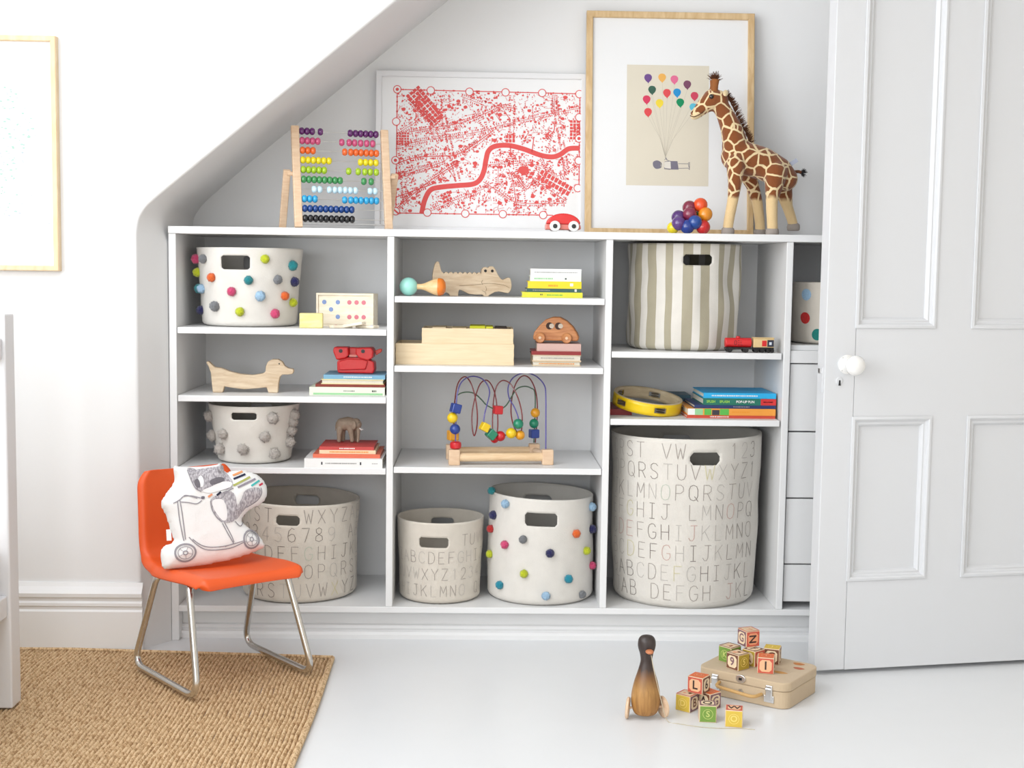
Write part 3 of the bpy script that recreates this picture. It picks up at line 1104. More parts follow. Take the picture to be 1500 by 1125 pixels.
def typed(s, u, size, mi, v=0.0, sx=1.0):
    return lambda g, fn: type_on(g, s, u, v, size, lambda a, b: (fn(a, b)[0], fn(a, b)[1] - .0004, fn(a, b)[2]), mi, sx, bold=.02)


# first bay: under the viewer
z = .6941
gp = 'books under the red viewer'
book('pale green and white picture book at the bottom under the red viewer', -.478, -.266, .052, .17, z, .0225, (232, 236, 214), gp, spine=both(band(-.095, .10, -.010, -.005, 9), tiny(-.01, .02, .001, .004, 1), tiny(.07, .08, .001, .005, 0)))
book('dark red thin book in the stack under the red viewer', -.462, -.2665, .060, .16, z + .0226, .0075, (132, 44, 30), gp)
book('cream and yellow book in the stack under the red viewer', -.446, -.270, .062, .16, z + .0302, .0140, (240, 226, 168), gp, pages_front=True)
book('slim blue book directly under the red viewer', -.440, -.2665, .066, .155, z + .0443, .0120, (122, 172, 200), gp, spine=tiny(-.03, .05, 0, .003, 2))
Z1 = z + .0564
# first bay: under the elephant
z = .4941
gp = 'books under the elephant'
book('thick white book at the bottom under the elephant', -.486, -.268, .004, .20, z, .0260, (238, 238, 236), gp, spine=both(tiny(-.05, .035, .0, .0035, 1), band(-.062, -.058, -.004, .004, 0), band(.046, .050, -.004, .004, 0), tiny(.08, .095, 0, .002, 1)))
book('orange-red picture book on the thick white book', -.464, -.276, .020, .18, z + .0261, .0105, (224, 112, 82), gp)
book('cream spined book second from the top under the elephant', -.447, -.289, .028, .16, z + .0367, .0105, (240, 214, 178), gp, spine=tiny(-.05, .06, 0, .004, 5))
book('red edged book directly beneath the elephant', -.447, -.294, .028, .15, z + .0473, .0095, (196, 70, 66), gp, spine=tiny(-.02, .02, 0, .003, 2))
Z2 = z + .0569
# second bay, top shelf
z = .9761
gp = 'yellow and white books beside the crocodile'
book('lime-yellow book at the bottom beside the wooden crocodile', .118, .2885, .056, .14, z, .0150, (226, 222, 62), gp, spine=both(tiny(-.034, -.028, .001, .004, 0), tiny(-.015, .03, 0, .003, 6)))
book('thin dark green book between two yellow ones', .131, .285, .060, .135, z + .0151, .0105, (54, 94, 88), gp, spine=both(tiny(-.06, -.01, 0, .003, 1), band(.058, .064, -.003, .004, 2)))
book('bright yellow book under the two white ones', .134, .285, .058, .135, z + .0257, .0200, (240, 214, 40), gp, spine=both(tiny(-.018, .010, -.002, .005, 5), band(.043, .052, -.003, .005, 2)))
book('white and pale green book second from the top', .140, .284, .060, .13, z + .0458, .0150, (230, 238, 226), gp, spine=both(tiny(-.06, -.01, 0, .004, 9), band(.026, .031, -.002, .002, 0)))
book('plain white book on top of the yellow stack', .141, .284, .061, .13, z + .0609, .0200, (240, 240, 238), gp, spine=tiny(-.06, .06, 0, .0025, 1))
# second bay, under the wooden car
z = .7831
gp = 'old books under the wooden car'
book('worn cream book at the very bottom under the wooden car', .150, .287, .058, .14, z, .0135, (208, 186, 152), gp, spine=tiny(-.05, .05, 0, .003, 5), pages_front=True)
book('second worn cream book under the wooden car', .150, .288, .057, .14, z + .0136, .0180, (222, 198, 166), gp, spine=tiny(-.045, .045, 0, .0025, 1), pages_front=True)
book('dark red hardback with a broad cover under the wooden car', .147, .287, .055, .14, z + .0317, .0100, (140, 40, 42), gp)
book('faded pink hardback directly under the wooden car', .162, .287, .060, .13, z + .0418, .0210, (206, 170, 160), gp)
Z4 = z + .0629
# third bay
z = .6411
gp = 'picture books in the third bay'
book('red paperback at the bottom of the pop-up book stack', .590, .842, .044, .20, z, .0085, (208, 78, 56), gp, spine=tiny(-.06, -.008, 0, .003, 2))
book('orange and green book above the red paperback', .592, .842, .042, .20, z + .0086, .0190, (238, 158, 62), gp,
     spine=both(band(-.125, -.105, -.0088, .0088, 2), band(-.105, -.082, -.0088, .0088, 9), band(-.078, -.058, -.0088, .0088, 6), band(-.056, -.035, -.0088, .006, 0), band(-.034, -.008, -.0088, .0088, 6), tiny(0, .05, 0, .004, 5)))
book('thin navy book beneath the green pop-up book', .612, .844, .050, .19, z + .0277, .0095, (34, 54, 110), gp, spine=tiny(-.005, .04, 0, .003, 1))
book('green pop-up book with a red end and white title', .636, .844, .048, .19, z + .0373, .0190, (22, 110, 92), gp,
     spine=both(typed('SPLISH', -.082, .0098, 3, sx=.88), typed('SPLASH', -.043, .0098, 3, sx=.88), typed('POP-UP FUN', .016, .0098, 2, sx=.95), band(.060, .104, -.0092, .0092, 4), tiny(.068, .094, 0, .003, 2)))
book('bright cyan book on top of the pop-up book', .637, .844, .050, .19, z + .0564, .0150, (36, 172, 226), gp, spine=tiny(-.08, .05, 0, .0035, 2))
book('dark red book lying beneath the yellow tambourine', .372, .440, .100, .20, z, .0170, (136, 26, 34), gp)
book('small teal notebook tucked at the back between tambourine and pop-up books', .566, .634, .255, .12, z, .045, (60, 96, 112), gp)
# ------------------------------------------------------------------ on top of the bookcase
ZTOP = 1.1601
BEADC = [srgb(96, 36, 104), srgb(206, 84, 128), srgb(240, 106, 40), srgb(240, 220, 30), srgb(170, 204, 40), srgb(64, 148, 84), srgb(206, 234, 246), srgb(46, 168, 222), srgb(20, 66, 136), srgb(22, 22, 24)]
BEADN = ['purple', 'pink', 'orange', 'yellow', 'lime', 'green', 'pale_blue', 'sky_blue', 'navy', 'black']
ab = thing('abacus', 'wooden abacus with ten rows of coloured beads on the bookcase', 'abacus', (-.508, .055, ZTOP + .0026), math.radians(18))
AW, AH = .258, .292
lean = math.atan2(.064, AH)
fr = obj('frame_post', G().box(-.011, .011, -.007, .007, 0, AH), M_BEECH, ab, (0, 0, 0), (-lean, 0, 0), bevel=.002)
fr2 = obj('frame_post', G().box(-.011, .011, -.007, .007, 0, AH), M_BEECH, ab, (AW, 0, 0), (-lean, 0, 0), bevel=.002)
hz = .150
for sx, xx in ((-1, -.026), (1, AW + .026)):
    p0 = Vector((xx, math.tan(lean) * hz + .004, hz + .010))
    p1 = Vector((xx, .115, .001))
    d = p1 - p0
    o = obj('rear_leg', G().box(-.010, .010, -.006, .006, 0, d.length), M_BEECH, ab, p1, (-math.atan2(p0.y - p1.y, p0.z - p1.z) , 0, 0), bevel=.002)
    xa = 0 if sx < 0 else AW
    obj('hinge_dowel', G().tube([(xx, math.tan(lean) * hz + .002, hz), (xa, math.tan(lean) * hz + .002, hz)], .006, 12), M_BEECH, ab, smooth=True)
groups = [[4, -1, 6], [4, -1, 6], [3, -1, 7], [6, -1, 4], [5, -1, 5], [8, -1, 2], [0, -1, 10], [3, -1, 7], [10, -1, 0], [10, -1, 0]]
PX = [[434, 442, 451, 465, 509, 517, 524, 532, 539, 546], [435, 443, 451, 459, 497, 508, 516, 525, 534, 543], [436, 444, 453, 502, 511, 518, 526, 534, 541, 549],
      [438, 446, 453, 461, 469, 476, 526, 533, 541, 549], [438, 446, 454, 462, 469, 509, 523, 533, 541, 550], [439, 447, 455, 463, 471, 478, 486, 494, 532, 543],
      [460, 468, 482, 490, 497, 504, 511, 520, 542, 549], [440, 449, 457, 505, 514, 521, 529, 537, 544, 552], [440, 449, 457, 464, 472, 480, 488, 496, 503, 511], [442, 450, 457, 465, 472, 480, 488, 496, 503, 511]]
for r in range(10):
    zz = AH - .020 - r * (AH - .046) / 9
    y = math.tan(lean) * zz
    zz2 = zz
    rod = obj('rod', G().tube([(0, y, zz2), (AW, y, zz2)], .0012, 6), M_STEEL, ab)
    bm_ = mesh_of('bead', G().lathe([(.002, -.0073), (.0074, -.0066), (.0104, -.0024), (.0104, .0024), (.0074, .0066), (.002, .0073)], 16, (0, 0, 0), 'x'), paint('bead_lacquer_' + BEADN[r], BEADC[r], .25, coat=.5), True, 60)
    xl0 = 424 + (r / 9) * 11 + 4
    sc = AW / 132.0
    xs_ = sorted((p - xl0) * sc for p in PX[r])
    lo, hi, W_ = .0195, AW - .0195, .0148
    for i in range(10):
        xs_[i] = max(xs_[i], lo + i * W_)
        if i:
            xs_[i] = max(xs_[i], xs_[i - 1] + W_)
    for i in range(9, -1, -1):
        xs_[i] = min(xs_[i], hi - (9 - i) * W_)
        if i < 9:
            xs_[i] = min(xs_[i], xs_[i + 1] - W_)
    for x in xs_:
        place(bpy.data.objects.new('bead', bm_), rod, (x, y, zz2))
obj('bottom_bar', G().tube([(0, .004, .012), (AW, .004, .012)], .003, 8), M_STEEL, ab)

# ------------------------------------------------------------------ red line map in a white frame
RED = paint('map_red_ink', srgb(222, 86, 84), .8)
mpw = thing('map_print', 'white-framed red illustrated map print leaning behind the abacus', 'picture', (0.0, .335, ZTOP), 0, None, -math.atan2(.047, .486))
MW0, MW1, MH = -.320, .316, .486
M_WF = paint('white_picture_frame', (.80, .80, .81), .4)
obj('frame', G().ring(MW0, MW1, 0, MH, [(0, .012), (0, -.010), (.002, -.012), (.016, -.012), (.018, -.010), (.018, -.003)]), M_WF, mpw, fix=True)
obj('mount', G().box(MW0 + .01, MW1 - .01, -.004, .008, .008, MH - .008), M_PAPER, mpw)
rnd = random.Random(21)
KX = .55 / 1095.0
mu = lambda zx: -.256 + (zx - 180) * KX
mv = lambda zy: .430 - (zy - 215) * .372 / 740
fn = front(-.0046)
fn2 = front(-.0049)
g = G()
rx0, rx1, ry0, ry1 = 180, 1275, 215, 955
def mp_(pts): return [(mu(a), mv(b)) for a, b in pts]
g.ribbon(mp_([(rx0, ry0), (rx1, ry0 + 8), (rx1, 800)]), .0028, fn)
g.ribbon(mp_([(1120, ry1), (rx0, ry1), (rx0, ry0)]), .0028, fn)
river = spl2([(335, 955), (350, 880), (385, 815), (450, 796), (550, 785), (640, 775), (682, 745), (705, 690), (715, 630), (730, 575), (770, 546), (850, 540), (940, 560), (1040, 595), (1110, 605), (1160, 590), (1210, 555), (1275, 550)], 6, False)
g.ribbon(mp_(river), .0150, fn)
roads = [[(180, 560), (330, 520), (520, 490), (700, 455), (800, 420), (950, 385), (1100, 345), (1275, 310)], [(250, 470), (400, 440), (560, 410), (720, 345), (800, 310), (900, 320)],
         [(180, 660), (300, 620), (450, 610), (540, 600), (640, 540), (760, 450)], [(180, 740), (330, 690), (470, 640)], [(180, 930), (330, 800), (480, 690), (560, 640)],
         [(700, 760), (800, 820), (900, 880), (1080, 885), (1200, 880)], [(850, 680), (880, 760), (905, 940)], [(790, 660), (790, 800)], [(1000, 740), (1200, 870)], [(1120, 390), (1120, 450), (1060, 500)],
         [(970, 450), (940, 530)], [(860, 540), (865, 610)], [(1000, 500), (990, 580)], [(990, 300), (995, 390)], [(1125, 230), (1120, 350)], [(760, 340), (800, 400)], [(820, 330), (860, 390)],
         [(240, 270), (420, 420)], [(300, 210), (450, 390)], [(560, 250), (700, 300)], [(1040, 590), (1130, 720), (1275, 640)], [(390, 940), (560, 860), (710, 800)], [(700, 660), (1000, 640)], [(180, 860), (260, 830), (420, 770)],
         [(180, 480), (300, 400), (300, 330)], [(500, 700), (540, 760)], [(880, 700), (960, 800), (1000, 740)]]
for q in roads:
    g.ribbon(mp_(spl2(q, 5, False) if len(q) > 2 else q), rnd.choice((.0016, .0021, .0028)), fn)
def along(q, n, off):
    pts = spl2(q, 8, False) if len(q) > 2 else [(q[0][0] + (q[1][0] - q[0][0]) * i / 12, q[0][1] + (q[1][1] - q[0][1]) * i / 12) for i in range(13)]
    for (a, b), (c, d) in zip(pts, pts[1:]):
        L_ = math.hypot(c - a, d - b)
        tx, ty = (c - a) / max(L_, 1e-6), (d - b) / max(L_, 1e-6)
        m_ = int(L_ / n)
        for i in range(m_):
            t = (i + .5) / m_
            for sd in (-1, 1):
                if rnd.random() < .2:
                    continue
                o_ = sd * (off + rnd.uniform(0, 3))
                x, y = a + (c - a) * t - ty * o_, b + (d - b) * t + tx * o_
                if not (rx0 + 6 < x < rx1 - 6 and ry0 + 8 < y < ry1 - 8):
                    continue
                w, h = rnd.uniform(1.8, 3.6), rnd.uniform(3.5, 7.5)
                yield x, y, tx, ty, w, h


def rdist(x, y):
    return min(math.hypot(x - a, y - b) for a, b in river)
def grid(x, y, w, h, nx, ny, rot):
    c, s = math.cos(rot), math.sin(rot)
    for i in range(nx):
        for j in range(ny):
            u, v = (i + .5) / nx * w - w / 2, (j + .5) / ny * h - h / 2
            a, b = w / nx * .38, h / ny * .38
            g.flat(mp_([(x + (u + p) * c - (v + q) * s, y + (u + p) * s + (v + q) * c) for p, q in ((-a, -b), (a, -b), (a, b), (-a, b))]), fn)
grid(345, 310, 240, 105, 10, 4, .86); grid(215, 510, 80, 80, 5, 5, 0); grid(1130, 760, 220, 70, 9, 2, .5); grid(1245, 440, 60, 120, 3, 6, 0); grid(480, 855, 60, 60, 3, 3, -.5); grid(860, 500, 60, 50, 3, 2, 0)
g.flat(mp_([(905, 690), (915, 670), (935, 662), (965, 665), (975, 685), (970, 715), (955, 705), (940, 720), (920, 705)]), fn)
n_ = 0
for q in roads + [[(180 + 60 * k + rnd.uniform(-30, 30), ry0 + 20 + rnd.uniform(0, 640)), (240 + 60 * k + rnd.uniform(-40, 40), ry0 + 60 + rnd.uniform(0, 640))] for k in range(17)]:
    for x, y, tx, ty, w, h in along(q, 9, 11):
        if rdist(x, y) < 22:
            continue
        g.flat(mp_([(x + p * tx - r_ * ty, y + p * ty + r_ * tx) for p, r_ in ((-w, -h), (w, -h), (w, h), (-w, h))]), front(-.00465))
for k in range(90):
    x, y = rnd.uniform(rx0 + 20, rx1 - 20), rnd.uniform(ry0 + 20, ry1 - 20)
    if rdist(x, y) < 30 or (x > 1090 and y > 860):
        continue
    a, l = rnd.uniform(-.6, .6), rnd.uniform(14, 40)
    pts = [(x - l * math.cos(a), y - l * math.sin(a)), (x + rnd.uniform(-6, 6), y + rnd.uniform(-6, 6)), (x + l * math.cos(a), y + l * math.sin(a))]
    g.ribbon(mp_(spl2(pts, 4, False)), .0011, front(-.00462))
    if k % 3 == 0:
        for j in range(6):
            g.disc(mu(x + rnd.gauss(0, 12)), mv(y + rnd.gauss(0, 9)), rnd.uniform(.0018, .0042), front(-.00466), 0, 8, rnd.uniform(.0015, .003))
while n_ < 2300:
    x, y = rnd.uniform(rx0 + 8, rx1 - 8), rnd.uniform(ry0 + 10, ry1 - 6)
    if rdist(x, y) < 24 or (x > 1090 and y > 900) or (x > 1200 and y > 830):
        continue
    dens = .5 + .5 * noise.noise(Vector((x / 90, y / 80, 3)))
    if rnd.random() > .25 + dens:
        continue
    n_ += 1
    k = rnd.random() * (1.0 if y < 1000 else 1)
    s = rnd.uniform(2.4, 6.4)
    fn = front(-.0046 - n_ * 4e-8)
    if k < .4:
        a = rnd.choice((0, .3, -.4, 1.57)) + rnd.uniform(-.2, .2)
        w, h = s * rnd.uniform(.4, 1.0), s * rnd.uniform(.5, 1.3)
        c, sn = math.cos(a), math.sin(a)
        g.flat(mp_([(x + p * c - q * sn, y + p * sn + q * c) for p, q in ((-w, -h), (w, -h), (w, h), (-w, h))]), fn)
    elif k < .62:
        g.flat(mp_([(x - s * .8, y + s), (x + s * .8, y + s), (x, y - s * 1.3)]), fn)
    elif k < .86:
        a = rnd.uniform(0, PI)
        l = s * rnd.uniform(1.2, 2.8)
        g.ribbon(mp_([(x - l * math.cos(a), y - l * math.sin(a)), (x + l * math.cos(a), y + l * math.sin(a))]), .0011, fn)
    else:
        s *= rnd.choice((1.0, 1.2, 1.9))
        g.flat(mp_([(x + s * 1.2 * math.cos(t) * rnd.uniform(.8, 1.2), y + s * .9 * math.sin(t)) for t in [i * PI / 4 for i in range(8)]]), fn)
for i in range(150):        # beaded border line
    t = i / 150
    for (a, b), (c, d) in (((rx0, ry0), (rx1, ry0 + 8)), ((rx0, ry0), (rx0, ry1)), ((rx0, ry1), (1120, ry1)), ((rx1, ry0), (rx1, 810))):
        if rnd.random() < .28:
            x, y = a + (c - a) * t, b + (d - b) * t
            g.disc(mu(x), mv(y), rnd.uniform(.0015, .0032), fn, 0, 7)
circ = [(180, 215), (380, 218), (612, 222), (828, 222), (1048, 222), (1272, 225), (176, 408), (174, 640), (180, 945), (368, 950), (595, 953), (820, 953), (1062, 955), (1272, 365), (1272, 492), (1272, 625), (1268, 790)]
for i, (x, y) in enumerate(circ):
    r = 25 * KX
    g.disc(mu(x), mv(y), r, fn2, 0, 22)
    g.disc(mu(x), mv(y), r * .80, front(-.0052), 1, 22)
    if i in (0, 7, 14):
        g.disc(mu(x), mv(y), r * .4, front(-.0055), 0, 10)
    if i == 8:
        g.ribbon([(mu(x - 18), mv(y - 16)), (mu(x + 18), mv(y + 16))], .005, front(-.0055))
o = obj('printed_map', g, [RED, M_PAPER], mpw)
o['kind'] = 'stuff'

# ------------------------------------------------------------------ balloon print in an oak frame
BLEAN = math.atan2(.075, .665)
bp_ = thing('balloon_print', 'tall oak-framed print of coloured balloons lifting a small figure', 'picture', (.5625, .300, ZTOP), 0, None, -BLEAN)
BW, BH = .2525, .672
obj('frame', G().ring(-BW, BW, 0, BH, [(0, .010), (0, -.014), (.002, -.016), (.017, -.016), (.019, -.014), (.019, -.004)]), M_OAK, bp_, fix=True)
obj('mount', G().box(-BW + .012, BW - .012, -.006, .006, .012, BH - .012), M_PAPER, bp_)
M_BEIGE = paint('beige_print_paper', srgb(222, 214, 196), .85, var=.03, bscale=8)
PX0, PX1, PZ0, PZ1 = -.130, .117, .150, .513
obj('print_sheet', G().box(PX0, PX1, -.0066, -.0058, PZ0, PZ1), M_BEIGE, bp_)
bu = lambda zx: PX0 + (zx - 227) * (PX1 - PX0) / (608 - 227)
bv = lambda zy: PZ1 - (zy - 285) * (PZ1 - PZ0) / (857 - 285)
BAL = [(325, 348, (112, 78, 140), 'purple'), (390, 345, (236, 178, 92), 'apricot'), (447, 353, (226, 112, 150), 'pink'), (507, 376, (124, 74, 100), 'plum'), (344, 404, (58, 96, 80), 'dark_green'), (413, 418, (222, 80, 84), 'coral'),
       (460, 415, (40, 146, 208), 'blue'), (541, 430, (206, 70, 96), 'rose'), (319, 450, (214, 64, 96), 'crimson'), (379, 467, (240, 214, 70), 'yellow'), (475, 462, (18, 140, 92), 'green'), (536, 484, (96, 190, 214), 'light_blue'), (326, 510, (222, 78, 82), 'scarlet')]
M_THR = paint('print_thread_ink', srgb(196, 188, 172), .9)
g = G()
for x, y, c, nme in BAL:
    g.ribbon([(bu(x + 1), bv(y + 22)), (bu(408 + (x - 408) * .25), bv(640)), (bu(408), bv(722))], .0007, front(-.0068))
obj('printed_strings', g, M_THR, bp_)
for x, y, c, nme in BAL:
    sh = [(0, 1), (.55, .88), (.92, .45), (.95, .0), (.72, -.5), (.32, -.88), (.16, -1.02), (.2, -1.2), (-.08, -1.12), (-.12, -.98), (-.5, -.72), (-.85, -.25), (-.97, .2), (-.8, .65), (-.45, .93)]
    obj('printed_balloon', G().flat([(bu(x) + a * .0122, bv(y) + b * .0128) for a, b in sh], front(-.0070)), paint('balloon_ink_' + nme, srgb(*c), .85), bp_)
M_FIG = paint('figure_grey_ink', srgb(122, 118, 132), .85)
M_FIG2 = paint('figure_pale_ink', srgb(226, 220, 210), .85)
g = G()
f3 = front(-.0070)
P2 = lambda pts: [(bu(a), bv(b)) for a, b in pts]
g.flat(P2(spl2([(352, 745), (372, 738), (392, 752), (388, 772), (366, 778), (352, 765)], 4)), f3, 0)
g.flat(P2([(384, 748), (398, 746), (400, 764), (386, 768)]), f3, 1)
g.flat(P2([(432, 740), (464, 740), (470, 780), (434, 780)]), f3, 0)
g.flat(P2([(404, 744), (432, 740), (434, 776), (404, 774)]), f3, 1)
for q in ([(404, 744), (432, 740)], [(404, 774), (434, 778)], [(404, 770), (404, 778), (432, 780)], [(432, 742), (414, 735), (408, 722)], [(404, 736), (412, 726), (416, 736)], [(468, 752), (512, 752), (518, 745)], [(470, 774), (512, 772), (520, 778)], [(514, 752), (518, 770)], [(520, 744), (520, 780)]):
    g.ribbon(P2(q), .0014, front(-.0072), 0)
obj('printed_figure', g, [M_FIG, M_FIG2], bp_)

# ------------------------------------------------------------------ little red car
rc = thing('toy_car', 'small red dome-shaped toy car with big white wheels before the map', 'toy car', (.229, .045, ZTOP))
M_RED = paint('red_lacquer', srgb(214, 28, 30), .22, coat=.5)
M_SALM = paint('salmon_lacquer', srgb(214, 120, 108), .3, coat=.3)
dome = [(-.046 , .022)] + [(.048 * math.cos(PI - t), .020 + .031 * math.sin(t)) for t in [i * PI / 14 for i in range(1, 14)]] + [(.047, .020)]
obj('roof', G().prism([(-.049, .022)] + dome[1:-1] + [(.047, .020)], -.022, .026), M_RED, rc, bevel=.004, seg=3, smooth=True)
obj('lower_body', G().prism([(-.050, .0055), (.043, .0055), (.050, .008), (.0475, .0205), (-.0495, .0215)], -.021, .025), M_SALM, rc, bevel=.003)
for x in (-.0235, .0285):
    for y, s in ((-.0215, -1), (.0255, 1)):
        w = obj('wheel', G().lathe([(.0, 0), (.0135, 0), (.0150, .002), (.0150, .007), (.0135, .009), (0, .009)], 28), paint('white_wheel', (.84, .84, .82), .35), rc, (x, y, .0152), (PI / 2 if s < 0 else -PI / 2, 0, 0), smooth=True, angle=50)
        obj('hub', G().lathe([(.0062, 0), (.0062, .002), (.0045, .0026), (0, .0026)], 18), M_BLACK, w, (0, 0, .0088))

# ------------------------------------------------------------------ cluster of strung wooden balls
cl = thing('ball_cluster_toy', 'cluster toy of strung lacquered wooden balls beside the giraffe', 'toy', (.594, .105, ZTOP))
BC = [(1115, 296, -.006, (236, 214, 30)), (1155, 246, -.018, (92, 58, 128)), (1162, 196, .006, (84, 50, 116)), (1222, 301, -.022, (24, 56, 140)), (1280, 236, -.024, (24, 72, 150)), (1245, 172, -.006, (136, 44, 74)), (1250, 118, .012, (132, 40, 66)),
      (1334, 96, .006, (236, 84, 34)), (1370, 170, -.004, (232, 146, 32)), (1350, 292, -.014, (206, 34, 36)), (1300, 200, .020, (36, 110, 62)), (1215, 235, .016, (34, 96, 60))]
for i, (x, y, dy, c) in enumerate(BC):
    px, pz = (x - 1250) * .1867 * .00192, (330 - y) * .1867 * .00192
    r = .0205 if i not in (0,) else .0175
    pz = max(pz, r + .0003)
    obj('ball', G().ball((0, 0, 0), r, 24, 16), paint('ball_lacquer_%d' % i, srgb(*c), .22, coat=.6), cl, (px, dy, pz), smooth=True, angle=180)
obj('elastic', G().tube(spline([((x - 1250) * .000358, dy, max(.02, (330 - y) * .000358)) for x, y, dy, c in BC], 4), .0015, 6), paint('black_elastic', (.02, .02, .02), .8), cl)

# ------------------------------------------------------------------ plush giraffe
gf = thing('plush_giraffe', 'plush giraffe with brown patches standing on the bookcase', 'plush toy', (.79, .165, ZTOP))
m, nt, b = new_mat('giraffe_plush')
L = nt.links.new
tc = nt.nodes.new('ShaderNodeTexCoord')
wn = nt.nodes.new('ShaderNodeTexNoise'); wn.inputs['Scale'].default_value = 30
mxv = nt.nodes.new('ShaderNodeMix'); mxv.data_type = 'VECTOR'; mxv.inputs[0].default_value = .012
vo = nt.nodes.new('ShaderNodeTexVoronoi'); vo.feature = 'DISTANCE_TO_EDGE'; vo.inputs['Scale'].default_value = 29; vo.inputs['Randomness'].default_value = .8
cr = nt.nodes.new('ShaderNodeValToRGB'); cr.color_ramp.elements[0].position = .055; cr.color_ramp.elements[1].position = .085
cr.color_ramp.elements[0].color = (*srgb(236, 212, 166), 1); cr.color_ramp.elements[1].color = (*srgb(134, 74, 34), 1)
sep = nt.nodes.new('ShaderNodeSeparateXYZ')
ns = nt.nodes.new('ShaderNodeMath'); ns.operation = 'MULTIPLY_ADD'; ns.inputs[1].default_value = .03
rl = nt.nodes.new('ShaderNodeMapRange'); rl.inputs[1].default_value = .118; rl.inputs[2].default_value = .128
mc = nt.nodes.new('ShaderNodeMix'); mc.data_type = 'RGBA'; mc.inputs[6].default_value = (*srgb(230, 200, 150), 1)
fz = nt.nodes.new('ShaderNodeTexNoise'); fz.inputs['Scale'].default_value = 300
bpn = nt.nodes.new('ShaderNodeBump'); bpn.inputs['Strength'].default_value = .6; bpn.inputs['Distance'].default_value = .002
L(tc.outputs['Object'], wn.inputs['Vector']); L(tc.outputs['Object'], mxv.inputs[4]); L(wn.outputs['Color'], mxv.inputs[5]); L(mxv.outputs[1], vo.inputs['Vector'])
L(vo.outputs['Distance'], cr.inputs['Fac']); L(tc.outputs['Object'], sep.inputs[0]); L(wn.outputs['Fac'], ns.inputs[0]); L(sep.outputs['Z'], ns.inputs[2])
L(ns.outputs[0], rl.inputs[0]); L(rl.outputs[0], mc.inputs[0]); L(cr.outputs['Color'], mc.inputs[7]); L(mc.outputs[2], b.inputs['Base Color'])
L(tc.outputs['Object'], fz.inputs['Vector']); L(fz.outputs['Fac'], bpn.inputs['Height']); L(bpn.outputs['Normal'], b.inputs['Normal'])
b.inputs['Roughness'].default_value = .95; b.inputs['Sheen Weight'].default_value = .3
M_GIR = m
M_GCR = paint('giraffe_cream_plush', srgb(236, 212, 166), .95, .5, 300, sheen=.3)
M_GBR = paint('giraffe_brown_hair', srgb(92, 52, 28), .95, .5, 300)
M_HOOF = paint('grey_hoof_plush', srgb(164, 154, 146), .9, .4, 250)
# local x = world x - .79, z = world z - 1.16
ch = [
    [(-.062, 0, .225, .040), (-.030, 0, .222, .048), (.020, 0, .208, .047), (.065, 0, .185, .043), (.090, 0, .165, .034)],          # trunk
    [(-.058, 0, .238, .042), (-.064, 0, .275, .036), (-.075, 0, .310, .031), (-.092, 0, .345, .026), (-.110, 0, .375, .024)],        # neck
    [(-.112, 0, .385, .029), (-.128, 0, .388, .031), (-.150, 0, .372, .024), (-.170, 0, .352, .0175), (-.178, 0, .346, .0155)],      # head
    [(-.064, -.030, .205, .028), (-.066, -.040, .150, .021), (-.072, -.046, .100, .0165), (-.082, -.050, .045, .0155), (-.085, -.052, .022, .0155)],   # near front leg
    [(-.030, .028, .200, .028), (.000, .040, .150, .020), (.018, .048, .100, .0165), (.028, .054, .045, .0155), (.030, .055, .022, .0155)],            # far front leg
    [(.052, -.028, .180, .034), (.046, -.038, .140, .026), (.040, -.044, .100, .018), (.042, -.048, .045, .0165), (.043, -.050, .022, .0165)],         # near hind leg
    [(.082, .028, .165, .032), (.094, .034, .125, .024), (.104, .038, .090, .0165), (.118, .042, .055, .015), (.124, .044, .038, .015)],               # far hind leg
]
blob('body', ch, .0042, M_GIR, gf, 5)
obj('muzzle', G().ball((0, 0, 0), .017, 20, 12, s=(1.35, .95, .8)), M_GCR, gf, (-.172, 0, .347), (0, -.65, 0), smooth=True, angle=180)
for sy in (-1, 1):
    o = obj('eye', G().ball((0, 0, 0), .0072, 16, 10), paint('glossy_black_eye', (.01, .008, .006), .08, coat=1), gf, (-.138, sy * .0265, .392), smooth=True, angle=180)
    obj('ear', G().ball((0, 0, 0), .016, 16, 10, s=(.5, .35, 1.0)), M_GCR, gf, (-.098, sy * .030, .402), (sy * .9, .5, 0), smooth=True, angle=180)
    obj('nostril', G().ball((0, 0, 0), .003, 8, 6), M_GBR, gf, (-.188, sy * .008, .350), smooth=True)
    h = obj('horn', G().tube([(0, 0, 0), (.002, 0, .018), (.003, 0, .034)], [.0105, .0095, .0115], 12), paint('giraffe_horn_plush', srgb(150, 92, 48), .95, .5, 300), gf, (-.128, sy * .013, .408), smooth=True)
    g = G()
    for k in range(70):
        a, e_ = random.random() * 2 * PI, random.uniform(.2, 1.5)
        d = Vector((math.cos(a) * math.cos(e_), math.sin(a) * math.cos(e_), math.sin(e_)))
        g.tube([Vector((.003, 0, .032)) + d * .004, Vector((.003, 0, .032)) + d * random.uniform(.016, .028)], [.0013, .0003], 4)
    obj('horn_tuft', g, M_GBR, h)['kind'] = 'stuff'
obj('mouth_line', G().tube(spline([(-.194, -.006, .340), (-.184, -.0155, .336), (-.168, -.018, .343), (-.156, -.0175, .352)], 5), .0012, 6), M_GBR, gf)
g = G()
